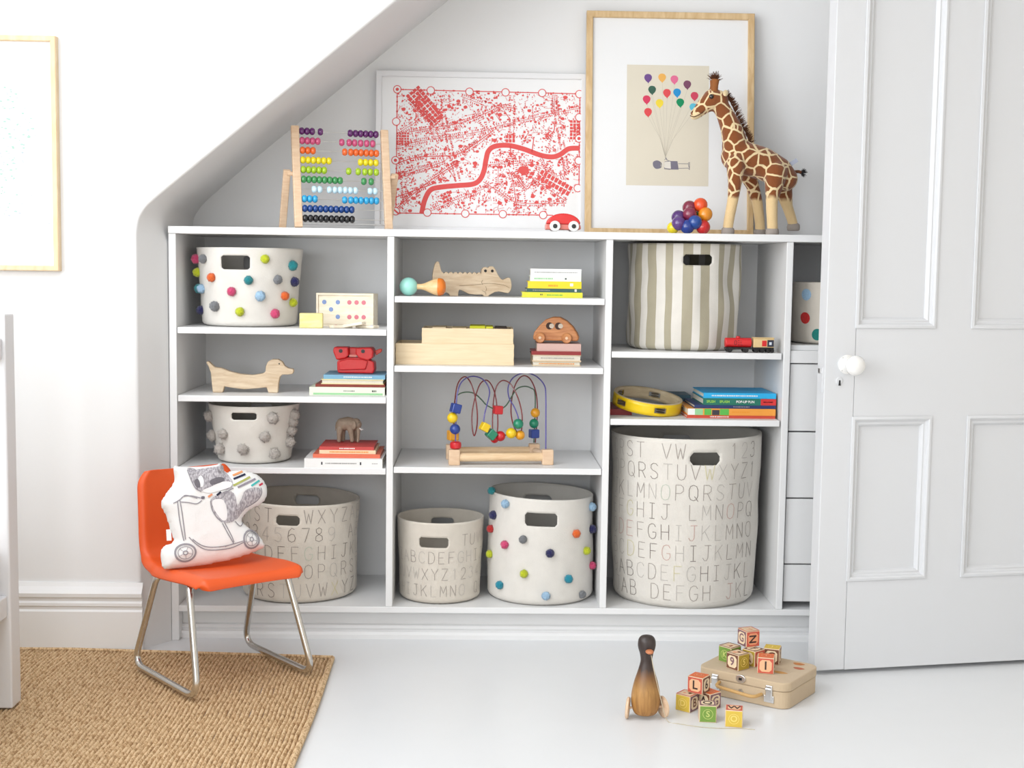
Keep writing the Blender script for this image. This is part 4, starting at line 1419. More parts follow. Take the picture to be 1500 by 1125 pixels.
for i in range(260):
    t = random.random()
    pts = [(-.094, .408), (-.072, .385), (-.052, .345), (-.030, .305), (-.012, .268)]
    k = t * 4
    j = min(3, int(k))
    f_ = k - j
    x, z = pts[j][0] * (1 - f_) + pts[j + 1][0] * f_, pts[j][1] * (1 - f_) + pts[j + 1][1] * f_
    p = Vector((x - .006, random.uniform(-.006, .006), z - .004))
    d = Vector((.75 + random.uniform(-.2, .2), random.uniform(-.3, .3), .6 + random.uniform(-.25, .25))).normalized()
    g.tube([p, p + d * random.uniform(.012, .02)], [.0012, .0003], 4)
obj('mane', g, M_GBR, gf)['kind'] = 'stuff'
obj('tail', G().tube(spline([(.112, 0, .185), (.124, -.004, .186), (.132, -.006, .183)], 4), [.0045] * 9, 8), M_GBR, gf, smooth=True)
g = G()
for i in range(90):
    d = Vector((random.uniform(.2, 1), random.uniform(-.6, .6), random.uniform(-.7, .7))).normalized()
    p = Vector((.130, -.006, .183))
    g.tube([p, p + d * random.uniform(.010, .020)], [.0012, .0003], 4)
obj('tail_tuft', g, M_BLACK, gf)['kind'] = 'stuff'
obj('cloth_tag', G().box(0, .028, -.0006, .0006, -.006, .006), paint('grey_satin_tag', srgb(176, 180, 196), .6), gf, (.094, -.012, .203), (0, -.6, 0))
for q, tl in (((-.085, -.052, 0), 0), ((.030, .055, 0), 0), ((.043, -.050, 0), 0), ((.126, .045, .018), 0)):
    obj('hoof', G().lathe([(.014, 0), (.0165, .003), (.0172, .010), (.0160, .018), (.012, .022), (0, .023)], 20, sx=1.12), M_HOOF, gf, q, smooth=True, angle=60)
# ------------------------------------------------------------------ toys on the shelves: first bay
ZS = .8831
dm = thing('domino_box', 'pale wooden box with a big dotted domino lid standing on edge', 'toy box', (-.389, .150, ZS), math.radians(-8))
M_PALE = wood('very_pale_birch', srgb(240, 226, 200), srgb(250, 240, 220), (6, 30, 30), .6)
obj('box', G().ring(-.084, .084, 0, .096, [(0, .058), (0, -.002), (.006, -.002), (.006, .004), (.006, .056)]).box(-.078, .078, .052, .056, .006, .09), M_PALE, dm, fix=True)
obj('sliding_lid', G().box(-.0775, .0775, .002, .006, .0065, .0895), M_PALE, dm)
M_DB, M_DR = paint('domino_blue', srgb(126, 150, 200), .5), paint('domino_pink', srgb(214, 120, 134), .5)
for x, z, mm in ((-.061, .070, M_DB), (-.021, .070, M_DB), (-.041, .049, M_DB), (-.021, .028, M_DB), (.013, .070, M_DR), (.034, .070, M_DR), (.055, .070, M_DR), (.013, .028, M_DR), (.034, .028, M_DR), (.055, .028, M_DR)):
    obj('spot', G().lathe([(.0066, 0), (.0062, .0008), (0, .0009)], 18), mm, dm, (x, .002, z), (PI / 2, 0, 0))
yb_ = obj('domino_block', G().box(-.032, .032, -.018, .018, 0, .041), wood('pale_yellow_wood', srgb(238, 218, 140), srgb(248, 234, 172), (8, 30, 30)), None, (-.473, .060, ZS), (0, 0, .05), bevel=.002)
tag(yb_, 'pale yellow wooden block in front of the domino box', 'block', 'loose domino pieces')
for lb, p, rz, ry in (('flat domino tile lying nearest the yellow block', (-.392, .070, ZS + .0005), .5, 0), ('domino tile propped on another before the domino box', (-.352, .062, ZS + .0065), -.35, -.16), ('flat domino tile lying nearest the bookcase divider', (-.318, .078, ZS + .0005), -.5, 0)):
    t = thing('domino_tile', lb, 'domino', p, rz, 'loose domino pieces')
    t.rotation_euler = (0, ry, rz)
    obj('tile', G().box(-.030, .030, -.015, .015, 0, .008), M_PALE, t, bevel=.0012)
    for dx in (-.015, .015):
        obj('spot', G().lathe([(.004, 0), (.0038, .0005), (0, .0006)], 12), M_DR if dx < 0 else M_DB, t, (dx, 0, .008))

# wooden dachshund
dg_ = thing('wooden_dog', 'flat wooden sausage dog toy on the second shelf', 'toy dog', (-.660, .105, .6941), math.radians(3))
DO = [(262, 852), (275, 846), (292, 862), (312, 882), (350, 886), (400, 906), (460, 920), (530, 926), (590, 916), (606, 905), (608, 872), (620, 846), (645, 832), (680, 832), (704, 846), (718, 870), (738, 884), (766, 888), (772, 900), (764, 918), (735, 922), (705, 922), (690, 936), (682, 975), (678, 1030), (622, 1030), (612, 998), (560, 1004), (480, 1010), (400, 1000), (368, 994), (358, 1030), (300, 1030), (294, 970), (290, 915), (278, 880)]
sc = .25 * .00194
obj('body', G().prism([((x - 500) * sc, (1030 - z) * sc) for x, z in DO], -.013, .013), M_ASH, dg_, bevel=.003, seg=3)
for sy in (-1, 1):
    obj('eye', G().lathe([(.0022, 0), (.0020, .0006), (0, .0007)], 10), M_BLACK, dg_, ((686 - 500) * sc, sy * .013, (1030 - 858) * sc), (PI / 2 * (1 if sy < 0 else -1), 0, 0))

# red stereo viewer
vw = thing('stereo_viewer', 'red plastic slide viewer toy on top of the book stack', 'toy viewer', (-.354, .135, Z1), math.radians(-4))
M_VR = paint('red_plastic', srgb(212, 30, 34), .28, coat=.3)
kx = .0933 * .00193      # zoom pixel to metres
vp = lambda a, b: ((a - 850) * kx, (590 - b) * kx)
obj('lower_body', G().prism([vp(*q) for q in [(575, 585), (560, 520), (560, 400), (600, 355), (720, 330), (1000, 330), (1080, 370), (1150, 400), (1160, 520), (1140, 585)]], -.022, .022), M_VR, vw, bevel=.004, seg=3)
obj('face_plate', G().prism([vp(*q) for q in [(600, 540), (585, 400), (740, 350), (960, 355), (1060, 385), (1020, 520)]], -.027, -.021), M_VR, vw, bevel=.003)
for x0 in (-1, 1):
    cxp = 630 if x0 < 0 else 985
    e_ = obj('eyepiece', G().prism([vp(*q) for q in ([(500, 230), (520, 165), (745, 165), (755, 300), (700, 345), (560, 375)] if x0 < 0 else [(860, 175), (1110, 165), (1150, 215), (1140, 330), (1060, 375), (920, 340), (870, 280)])], -.032, .018), M_VR, vw, bevel=.004, seg=3)
    obj('lens', G().lathe([(.0055, 0), (.0055, .001), (0, .0012)], 16), M_BLACK, e_, (*vp(cxp, 228)[:1], -.0322, vp(cxp, 228)[1]), (PI / 2, 0, 0))
obj('bridge', G().prism([vp(*q) for q in [(745, 175), (870, 175), (870, 300), (745, 300)]], -.016, .016), M_VR, vw, bevel=.003)
obj('maker_plate', G().prism([vp(*q) for q in [(765, 285), (880, 285), (875, 318), (760, 318)]], -.0285, -.0265), M_SALM, vw)
obj('lever', G().prism([vp(*q) for q in [(1150, 225), (1230, 190), (1265, 200), (1255, 245), (1170, 300)]], -.006, .006), paint('orange_red_plastic', srgb(214, 62, 44), .3), vw, bevel=.002)

# carved elephant
el = thing('elephant_figurine', 'small carved grey-brown elephant on a stack of books', 'figurine', (-.373, .125, Z2))
M_EL = paint('carved_grey_wood', srgb(150, 134, 116), .6, .5, 120, var=.25)
ch = [
    [(-.020, 0, .052, .0185), (-.004, 0, .054, .0200), (.010, 0, .052, .0180)],
    [(.020, -.002, .057, .0135), (.025, -.004, .052, .0120)],
    [(.027, -.005, .046, .0075), (.0275, -.008, .030, .0055), (.0270, -.009, .014, .0045), (.0262, -.009, .004, .0042)],
    [(-.026, -.008, .040, .0100), (-.0275, -.009, .020, .0070), (-.0275, -.009, .0068, .0066)],
    [(-.020, .009, .040, .0100), (-.019, .010, .020, .0070), (-.019, .010, .0068, .0066)],
    [(.004, -.009, .040, .0095), (.008, -.010, .020, .0068), (.0095, -.010, .0066, .0064)],
    [(.014, .009, .040, .0095), (.018, .010, .020, .0068), (.020, .010, .0066, .0064)],
    [(-.036, 0, .055, .0030), (-.039, 0, .045, .0018), (-.039, 0, .034, .0018)],
]
blob('body', ch, .0016, M_EL, el, 3)
for sy in (-1, 1):
    obj('ear', G().ball((0, 0, 0), .0125, 16, 10, s=(.75, .22, 1.05)), M_EL, el, (.0135, sy * .0155, .052), (0, 0, sy * .5), smooth=True, angle=180)
    obj('tusk', G().tube([(.031, sy * .008 - .003, .043), (.036, sy * .008 - .003, .037), (.041, sy * .008 - .003, .038)], [.0018, .0015, .0006], 8), M_IVORY, el, smooth=True)
    obj('eye', G().ball((0, 0, 0), .0013, 8, 6), M_BLACK, el, (.0295, sy * .0105 - .002, .058))

# ------------------------------------------------------------------ second bay
rt = thing('baby_rattle', 'wooden dumbbell rattle with a mint ball and an orange end', 'rattle', (-.152, .050, .9761), math.radians(-4))
M_MINT = paint('mint_lacquer', srgb(166, 230, 218), .25, coat=.4)
obj('mint_ball', G().ball((-.049, 0, .0262), .0258, 28, 18), M_MINT, rt, smooth=True, angle=180)
obj('handle', G().lathe([(.008, -.027), (.0078, -.014), (.010, -.004), (.0165, .010), (.0225, .024), (.0245, .034)], 28, (0, 0, .0262), 'x'), wood('rattle_wood', srgb(226, 186, 128), srgb(240, 208, 158), (8, 30, 30), .3), rt, smooth=True, angle=70)
obj('orange_end', G().lathe([(.0246, .0342), (.0250, .040), (.0225, .048), (.014, .0545), (0, .0565)], 28, (0, 0, .0262), 'x'), paint('orange_lacquer', srgb(238, 128, 34), .25, coat=.4), rt, smooth=True, angle=70)

cc = thing('wooden_crocodile', 'flat wooden crocodile toy behind the rattle', 'toy crocodile', (-.0235, .145, .9761), math.radians(6))
top = [(500, 244)]
x = 500
while x < 955:
    top += [(x + 12, 262), (x + 34, 240), (x + 52, 240)]
    x += 57
CR = [(376, 330), (378, 285), (388, 215), (405, 150), (425, 118), (448, 118), (462, 150), (474, 205), (488, 240)] + top + [(962, 262), (972, 205), (990, 182), (1015, 174), (1045, 186), (1065, 168), (1095, 164), (1122, 178), (1142, 215), (1165, 262), (1200, 310), (1225, 328), (1262, 312), (1290, 298), (1318, 305), (1332, 350), (1338, 405), (1325, 455), (1300, 488), (1260, 484), (1180, 468), (1130, 478), (1090, 500), (1060, 516), (1055, 528), (1000, 528), (985, 508), (900, 510), (820, 504), (770, 478), (725, 456), (700, 456), (690, 480), (688, 528), (590, 528), (570, 500), (500, 470), (420, 420)]
sc = .12 * .00198
obj('body', G().prism([((x - 860) * sc, (528 - z) * sc) for x, z in CR], -.013, .013), M_ASH, cc, bevel=.0025, seg=2)
for ex in (1015, 1098):
    obj('eye', G().lathe([(.0042, 0), (.0038, .0006), (0, .0007)], 14), M_BLACK, cc, ((ex - 860) * sc, -.013, (528 - 222) * sc), (PI / 2, 0, 0))
M_SCORE = paint('burnt_line', srgb(120, 96, 70), .8)
g = G()
for q in ([(700, 405), (820, 398), (940, 385), (1050, 372), (1150, 378), (1250, 395), (1310, 425)], [(975, 460), (1015, 480), (1025, 510)], [(985, 390), (970, 360), (985, 330)], [(1018, 410), (1030, 440), (1020, 470)]):
    g.ribbon([((a - 860) * sc, (528 - b) * sc) for a, b in (spl2(q, 5, False))], .0009, front(-.0134))
obj('carved_line', g, M_SCORE, cc)

# finger-jointed wooden tray with a box standing on it
def joint_box(root, w, d, h, t, mat):
    obj('front_board', G().box(-w / 2, w / 2, -d / 2, -d / 2 + t, 0, h), mat, root, bevel=.0008)
    obj('back_board', G().box(-w / 2, w / 2, d / 2 - t, d / 2, 0, h), mat, root, bevel=.0008)
    for sx in (-1, 1):
        x = sx * (w / 2 - t / 2)
        obj('end_board', G().box(x - t / 2, x + t / 2, -d / 2 + t, d / 2 - t, 0, h), mat, root, bevel=.0008)
        nf = max(2, int(h / .011))
        for k in range(0, nf, 2):
            z0 = h * k / nf
            obj('finger_joint', G().box(sx * w / 2 - .0006 if sx > 0 else -w / 2 - .0006, sx * w / 2 + .0006 if sx > 0 else -w / 2 + .0006, -d / 2 + .0002, -d / 2 + t, z0 + .001, z0 + h / nf - .001), M_OAK, root)
    obj('bottom', G().box(-w / 2 + t, w / 2 - t, -d / 2 + t, d / 2 - t, .001, .005), mat, root)


tr = thing('wooden_tray', 'long shallow pine tray under the wooden card box', 'tray', (-.0695, .140, .7831))
joint_box(tr, .333, .17, .0600, .007, M_PINE)
wb = thing('wooden_box', 'pine card box filled with sticks and cards standing in the tray', 'box', (-.034, .138, .7882))
joint_box(wb, .258, .150, .0980, .007, M_PINE)
for lb, a, b_, c, col in (('pale slat lying in the left of the card box', -.10, -.062, .1000, (236, 214, 176)), ('pale block lying near the middle of the card box', -.045, -.004, .0985, (240, 216, 170)), ('yellow card in the card box', .006, .050, .1045, (214, 216, 40)), ('lime strip beside the yellow card in the card box', .0515, .072, .1030, (226, 226, 60)), ('dark card slotted at the right of the card box', .078, .112, .1010, (70, 54, 44))):
    o = obj('game_piece', G().box(a, b_, -.060, .055, .0058, c), paint('game_piece_' + '_'.join(lb.split()[:2]), srgb(*col), .6), None, (-.034, .138, .7882), bevel=.001)
    tag(o, lb, 'game piece', 'pieces in the card box')

wc = thing('wooden_car', 'brown wooden beetle car with crescent windows on old books', 'toy car', (.220, .118, Z4), math.radians(-7))
kx = .1511 * .00194
cp_ = lambda a, b: ((a - 395) * kx, (822 - b) * kx)
BO = [(172, 760), (185, 715), (230, 655), (290, 595), (360, 568), (430, 568), (500, 605), (560, 660), (600, 720), (618, 765), (610, 800), (300, 800), (200, 798), (176, 790)]
outl = [(a, b) for a, b in BO]
g = G()
g.prism([cp_(a, b) for a, b in outl], -.024, .024)
obj('body', g, M_MAHO, wc, bevel=.004, seg=3)
M_HOLE_SHADE = paint('painted_hole_shade', srgb(58, 34, 22), .7)  # shade inside the window holes, painted as flat dark discs
M_LWOOD = wood('pale_window_insert', srgb(196, 180, 160), srgb(214, 200, 182), (8, 30, 30))
for a in (333, 420):
    obj('window', G().lathe([(.0102, 0), (.0102, .0006), (0, .0006)], 24), M_HOLE_SHADE, wc, (cp_(a, 655)[0], -.0243, cp_(a, 655)[1]), (PI / 2, 0, 0))
    obj('window_insert', G().lathe([(.0070, 0), (.0068, .0008), (0, .0009)], 24), M_LWOOD, wc, (cp_(a + 20, 655)[0], -.0245, cp_(a, 655)[1]), (PI / 2, 0, 0))
for a, b_ in ((243, 765), (502, 778)):
    for y, s in ((-.0245, 1), (.0245, -1)):
        w = obj('wheel', G().lathe([(.0, 0), (.0138, 0), (.0148, .002), (.0148, .006), (.0128, .008), (.010, .0074), (0, .0074)], 24), M_MAHO, wc, (cp_(a, b_)[0], y, .0149), (PI / 2 * s, 0, 0), smooth=True, angle=40)
        obj('hub', G().lathe([(.0045, 0), (.004, .0015), (0, .002)], 14), M_BEECH, w, (0, 0, .0072))

# bead maze
bm_ = thing('bead_maze', 'bead maze with looping red, blue and green wires', 'bead maze', (.0585, .125, .4991), math.radians(5))
s_ = .1378 * .00193
bx = lambda a: (a - 690) * s_
bz = lambda b: (1038 - b) * s_
for a, y in ((190, -.062), (1195, -.062), (190, .052), (1110, .062)):
    w = .016
    obj('end_block', G().box(bx(a) - w, bx(a) + w, y - .014, y + .014, 0, .044), M_BEECH, bm_, bevel=.003)
obj('dowel', G().tube([(bx(205), -.062, .022), (bx(1180), -.062, .022)], .0125, 16), M_BEECHX, bm_, smooth=True)
obj('dowel', G().tube([(bx(205), .055, .024), (bx(1100), .060, .024)], .0115, 16), M_BEECHX, bm_, smooth=True)
obj('end_dowel', G().tube([(bx(190), -.055, .024), (bx(190), .045, .024)], .010, 14), M_BEECH, bm_, smooth=True)
obj('end_dowel', G().tube([(bx(1190), -.055, .024), (bx(1110), .055, .024)], .010, 14), M_BEECH, bm_, smooth=True)
WR = {'red': srgb(128, 36, 40), 'blue': srgb(92, 86, 160), 'green': srgb(70, 102, 78)}
def wire(col, pts):
    q = spline([(bx(a), y, bz(b)) for a, b, y in pts], 8)
    return obj('%s_wire' % col, G().tube(q, .0019, 8), paint('wire_' + col, WR[col], .3, coat=.4), bm_, smooth=True)
wire('blue', [(205, 880, -.050), (208, 600, -.050), (215, 330, -.048), (250, 190, -.040), (310, 125, -.03), (400, 105, -.01), (500, 135, .0), (565, 210, .0), (580, 290, -.01), (550, 410, -.02), (520, 520, -.03), (515, 620, -.035), (560, 700, -.03), (640, 760, -.02), (730, 760, -.01), (810, 700, -.02), (870, 640, -.03), (890, 560, -.03), (850, 440, -.02), (795, 340, -.01), (785, 230, .0), (830, 140, .01), (910, 85, .01), (1000, 70, .0), (1090, 105, -.02), (1155, 180, -.04), (1172, 280, -.05), (1176, 600, -.055), (1178, 880, -.058)])
wire('red', [(200, 880, .030), (210, 500, .035), (240, 220, .03), (310, 120, .02), (370, 165, .0), (420, 310, -.01), (448, 500, -.015), (445, 650, -.015), (418, 750, -.012), (395, 640, -.008), (400, 480, .0), (440, 310, .01), (490, 190, .015), (555, 155, .015), (610, 210, .01), (650, 330, .0), (672, 540, -.01), (665, 700, -.02), (630, 740, -.02), (615, 640, -.015), (625, 420, .0), (650, 260, .01), (690, 180, .01), (745, 155, .01), (810, 190, .0), (870, 290, -.01), (915, 420, -.015), (935, 560, -.02), (920, 720, -.02), (870, 690, -.01), (830, 570, .0), (825, 420, .01), (860, 240, .02), (910, 140, .02), (970, 105, .02), (1040, 145, .03), (1100, 260, .04), (1130, 400, .05), (1135, 600, .055), (1120, 860, .058)])
wire('green', [(215, 860, .045), (215, 600, .045), (220, 380, .042), (270, 310, .035), (350, 288, .025), (430, 305, .02), (500, 365, .01), (560, 425, .0), (670, 465, -.01), (760, 430, .0), (830, 330, .01), (890, 250, .02), (970, 222, .02), (1050, 245, .035), (1105, 310, .05), (1110, 600, .056), (1105, 860, .058)])
BD = {'red': srgb(206, 28, 40), 'yellow': srgb(242, 204, 24), 'blue': srgb(30, 62, 146), 'green': srgb(24, 138, 104), 'orange': srgb(236, 164, 30)}
MB = {k: paint('maze_bead_' + k, v, .28, coat=.4) for k, v in BD.items()}
for sh, c, a, b_, y, r, rt_ in (('cube', 'blue', 205, 435, -.050, .0150, .25), ('ball', 'yellow', 172, 540, -.046, .0155, 0), ('ball', 'blue', 200, 660, -.050, .0150, 0), ('cube', 'orange', 190, 750, .0, .0160, 0), ('barrel', 'red', 208, 832, -.050, .0155, 0),
                               ('cube', 'yellow', 524, 645, -.034, .0135, .5), ('cube', 'green', 598, 728, -.026, .0145, .75), ('ball', 'red', 700, 752, -.016, .0150, 0), ('ball', 'red', 640, 785, -.012, .0120, 0), ('cube', 'red', 672, 468, -.010, .0140, .05),
                               ('ball', 'green', 888, 612, -.030, .0150, 0), ('ball', 'yellow', 815, 715, -.024, .0155, 0), ('ball', 'orange', 915, 740, -.018, .0140, 0), ('ball', 'orange', 1112, 525, .052, .0140, 0), ('ball', 'green', 1100, 645, .054, .0140, 0), ('cube', 'blue', 1100, 755, .050, .0145, 0)):
    if sh == 'ball':
        o = obj('bead', G().ball((0, 0, 0), r, 22, 14), MB[c], bm_, (bx(a), y, bz(b_)), smooth=True, angle=180)
    elif sh == 'cube':
        o = obj('bead', G().box(-r * .88, r * .88, -r * .88, r * .88, -r * .88, r * .88), MB[c], bm_, (bx(a), y, bz(b_)), (0, rt_, .3), bevel=.003, seg=3)
    else:
        o = obj('bead', G().lathe([(.010, -.011), (.0155, -.008), (.0165, 0), (.0155, .008), (.010, .011)], 22), MB[c], bm_, (bx(a), y, bz(b_)), smooth=True, angle=50)

# ------------------------------------------------------------------ third bay
M_TY, M_TB = paint('red_tank_paint', srgb(214, 36, 40), .3, coat=.3), paint('tan_wagon_paint', srgb(226, 196, 142), .5)
M_ROIL = paint('dark_red_lettering', srgb(120, 10, 20), .5)
def wagon_wheels(root, xs_, ys_=(-.0145, .0145), r=.0075):
    for x in xs_:
        for y in ys_:
            obj('wheel', G().lathe([(0, 0), (r, 0), (r, .0028), (r * .4, .0028), (r * .35, .0042), (0, .0042)], 18), M_BLACK, root, (x, y + (.0042 if y > 0 else -.0) - (.0042 if y > 0 else 0), r + .0001), (PI / 2 if y < 0 else -PI / 2, 0, 0))
tw = thing('toy_tank_wagon', 'red toy tank wagon standing in front of the striped hamper', 'toy train', (.727, .032, .8301))
obj('chassis', G().box(-.037, .037, -.013, .013, .009, .0145), M_BLACK, tw, bevel=.001)
obj('tank', G().tube([(-.037, 0, .0275), (.037, 0, .0275)], .0135, 24), M_TY, tw, smooth=True, bevel=.002)
obj('filler_cap', G().lathe([(.006, 0), (.006, .004), (.004, .005), (0, .005)], 14), M_TY, tw, (0, 0, .0405))
g = G()
def tank_fn(a, b):
    t = b / .0137
    return (a, -.01372 * math.cos(t), .0275 + .01372 * math.sin(t))
words(g, 'OIL', -.0125, -.0065, .0070, .013, .0020, tank_fn)
obj('lettering', g, M_ROIL, tw)
wagon_wheels(tw, (-.026, .020))
te = thing('toy_engine', 'tan and red toy railway wagon coupled to the red tank wagon', 'toy train', (.797, .034, .8301))
obj('chassis', G().box(-.028, .030, -.013, .013, .008, .0145), M_BLACK, te, bevel=.001)
obj('cabin', G().box(-.028, .030, -.0125, .0125, .0146, .0400), M_TB, te, bevel=.0015)
obj('roof', G().box(-.029, .031, -.0140, .0140, .0401, .0425), M_TB, te, bevel=.0008)
obj('red_panel', G().box(-.004, .009, -.0130, -.0124, .018, .034), M_TY, te)
w_ = obj('window', G().box(.011, .029, -.0132, -.0124, .017, .036), paint('dark_navy_panel', srgb(44, 48, 66), .4), te)
obj('pane', G().box(.016, .023, -.0136, -.0131, .022, .030), paint('pale_window', srgb(214, 220, 230), .3), w_)
wagon_wheels(te, (-.020, -.003, .014, .024), r=.0060)
obj('coupling', G().box(-.034, -.0275, -.003, .003, .010, .013), M_BLACK, te)

tb = thing('tambourine', 'yellow tambourine lying tilted beside the picture books', 'tambourine', (.4875, .150, .6411), 0)
tb.rotation_euler = (math.radians(9), math.radians(7), 0)
tb.location = (.4875, .148, .6612)
M_YEL = paint('yellow_lacquer', srgb(244, 206, 14), .3, coat=.3)
RT, HTB = .1005, .034
for nm, rad, mat in (('outer_hoop', RT, M_YEL), ('inner_hoop', RT - .0045, wood('hoop_birch', srgb(206, 186, 150), srgb(222, 204, 172), (10, 10, 40), .6))):
    NT = 120
    g = G()
    zr = [0, .009, .024, HTB]
    for z in zr:
        for i in range(NT):
            a = 2 * PI * i / NT
            g.v.append((rad * math.cos(a), rad * math.sin(a), z))
    for j in range(3):
        for i in range(NT):
            if j == 1 and ((i + 4) % 24) < 7:
                continue
            g.f.append((j * NT + i, j * NT + (i + 1) % NT, (j + 1) * NT + (i + 1) % NT, (j + 1) * NT + i)); g.m.append(0)
    obj(nm, g, mat, tb, smooth=True, angle=180, solid=.0024)
g = G().lathe([(RT - .007, HTB + .0002), (RT - .0002, HTB + .0002), (RT - .0002, HTB + .0010), (RT - .007, HTB + .0010)], 96, closed=True)
obj('rim', g, MATS['hoop_birch'], tb)
for k in range(5):
    a = 2 * PI * (k * 24 - .5) / 120
    for dz in (.0125, .0195):
        obj('jingle', G().lathe([(0, -.0015), (.004, -.001), (.0125, 0), (.0125, .0004), (.004, -.0004), (0, -.0009)], 18), paint('dull_brass', srgb(150, 130, 96), .35, metal=1.0), tb, ((RT - .002) * math.cos(a), (RT - .002) * math.sin(a), dz), smooth=True)
# ------------------------------------------------------------------ orange chair
chr_ = thing('childs_chair', "small orange plastic child's chair with chrome sled legs on the rug", 'chair', (-.655, -.322, .0135), math.radians(38.5))
M_OR = paint('orange_plastic', srgb(232, 92, 36), .42, .08, 300)
prof = [(-.176, .262), (-.176, .272), (-.170, .281), (-.155, .286), (-.10, .286), (-.03, .280), (.05, .274), (.10, .274), (.135, .281), (.158, .302), (.169, .335), (.176, .385), (.184, .44), (.192, .490), (.195, .506)]
prof = [(p.x, p.y) for p in spline([(a, b, 0) for a, b in prof], 4)]
NU = 28
g = G()
ln = [0]
for a, b in zip(prof, prof[1:]):
    ln.append(ln[-1] + math.hypot(b[0] - a[0], b[1] - a[1]))
LT = ln[-1]
for k, (y, z) in enumerate(prof):
    t = ln[k] / LT
    a, c = prof[max(0, k - 1)], prof[min(len(prof) - 1, k + 1)]
    d = Vector((c[0] - a[0], c[1] - a[1])).normalized()
    nrm = Vector((-d.y, d.x))      # up on the seat, forward on the back
    hw = .150 if t < .5 else .150 - .012 * (t - .5) / .5
    hw -= .022 * max(0, (t - .93) / .07) ** 2 + .012 * max(0, (.06 - t) / .06) ** 2
    cup = .010 if t < .5 else .016
    for i in range(NU + 1):
        u = -1 + 2 * i / NU
        au = abs(u)
        lift = cup * (au ** 3) - (.030 if t < .62 else .020) * max(0, (au - .86) / .14) ** 1.6
        uu = math.copysign(min(au, .86) + max(0, au - .86) * .75, u)
        g.v.append((hw * uu / .965, y + nrm.x * lift * -1 if False else y - abs(nrm.x) * lift * 0 + nrm.x * lift, z + nrm.y * lift))
for k in range(len(prof) - 1):
    for i in range(NU):
        q = k * (NU + 1) + i
        g.f.append((q, q + 1, q + NU + 2, q + NU + 1)); g.m.append(0)
obj('shell', g, M_OR, chr_, smooth=True, angle=180, solid=.006, sub=1)
for sx in (-1, 1):
    x0, x1 = .134 * sx, .160 * sx
    pts = [(sx * .10, -.095, .264), (x0, -.095, .262), (x1, -.188, .0085), (x1, .172, .0085), (x0 * 1.05, .070, .258), (sx * .09, .070, .264)]
    obj('sled_leg', G().tube(fillet(pts, .055, 8), .0085, 14), M_CHROME, chr_, smooth=True)
obj('front_tube', G().tube([(-.118, -.132, .262), (.118, -.132, .262)], .0075, 12), M_CHROME, chr_, smooth=True)
obj('rear_tube', G().tube([(-.10, .075, .264), (.10, .075, .264)], .0075, 12), M_CHROME, chr_, smooth=True)

# ------------------------------------------------------------------ shaped cushion with a raccoon on a scooter
pil = thing('shaped_cushion', 'white shaped cushion printed with a grey raccoon riding a scooter', 'cushion', (-.664, -.352, .2935), math.radians(24))
pil.rotation_euler = (math.radians(-11), 0, math.radians(24))
KX2, KZ2 = .000272, .000262
pu = lambda q: ((q[0] - 580) * KX2, (1072 - q[1]) * KZ2)
OUT = [(235, 75), (300, 80), (380, 92), (540, 95), (640, 80), (690, 75), (695, 130), (735, 163), (800, 150), (880, 150), (1000, 190), (1080, 260), (1115, 350), (1100, 440), (1050, 500), (950, 545), (890, 590), (858, 650), (900, 705), (1000, 790), (1050, 870), (1050, 930), (900, 985), (700, 1030), (400, 1062), (200, 1070), (110, 1058), (85, 985), (80, 905), (120, 835), (205, 800), (180, 690), (150, 560), (112, 470), (110, 420), (150, 350), (220, 260), (240, 200), (233, 130)]
OUT = [pu(q) for q in spl2(OUT, 5)]
def inside(p, poly):
    c = False
    n = len(poly)
    for i in range(n):
        (x1, y1), (x2, y2) = poly[i], poly[(i + 1) % n]
        if (y1 > p[1]) != (y2 > p[1]) and p[0] < (x2 - x1) * (p[1] - y1) / (y2 - y1) + x1:
            c = not c
    return c
def nearest(p, poly):
    best, bp2 = 1e9, None
    n = len(poly)
    for i in range(n):
        (x1, y1), (x2, y2) = poly[i], poly[(i + 1) % n]
        dx, dy = x2 - x1, y2 - y1
        t = max(0, min(1, ((p[0] - x1) * dx + (p[1] - y1) * dy) / (dx * dx + dy * dy + 1e-12)))
        q = (x1 + t * dx, y1 + t * dy)
        d = (q[0] - p[0]) ** 2 + (q[1] - p[1]) ** 2
        if d < best:
            best, bp2 = d, q
    return bp2, math.sqrt(best)
def puff(u, v):
    if not inside((u, v), OUT):
        return 0.0
    d = nearest((u, v), OUT)[1]
    t = min(1, d / .060)
    return .034 * math.sqrt(max(0, 1 - (1 - t) ** 2)) + .0012 * noise.noise(Vector((u * 40, v * 40, 2)))
def grid_fill(poly, cell):
    xs_, ys_ = [p[0] for p in poly], [p[1] for p in poly]
    nx, ny = int((max(xs_) - min(xs_)) / cell) + 2, int((max(ys_) - min(ys_)) / cell) + 2
    x0, y0 = min(xs_) - cell / 2, min(ys_) - cell / 2
    cells = [(i, j) for i in range(nx) for j in range(ny) if inside((x0 + (i + .5) * cell, y0 + (j + .5) * cell), poly)]
    cs = set(cells)
    vid, V, F = {}, [], []
    for i, j in cells:
        f = []
        for a, b in ((0, 0), (1, 0), (1, 1), (0, 1)):
            k = (i + a, j + b)
            if k not in vid:
                p = (x0 + k[0] * cell, y0 + k[1] * cell)
                edge_v = any((k[0] - da, k[1] - db) not in cs for da in (0, 1) for db in (0, 1))
                if edge_v:
                    p = nearest(p, poly)[0]
                vid[k] = len(V)
                V.append((p, edge_v))
            f.append(vid[k])
        F.append(tuple(f))
    return V, F
V, F = grid_fill(OUT, .0058)
g = G()
g.add([(p[0], -(0 if e_ else puff(*p)), p[1]) for p, e_ in V], F)
g.add([(p[0], (0 if e_ else puff(*p) * .8), p[1]) for p, e_ in V], [tuple(reversed(f)) for f in F])
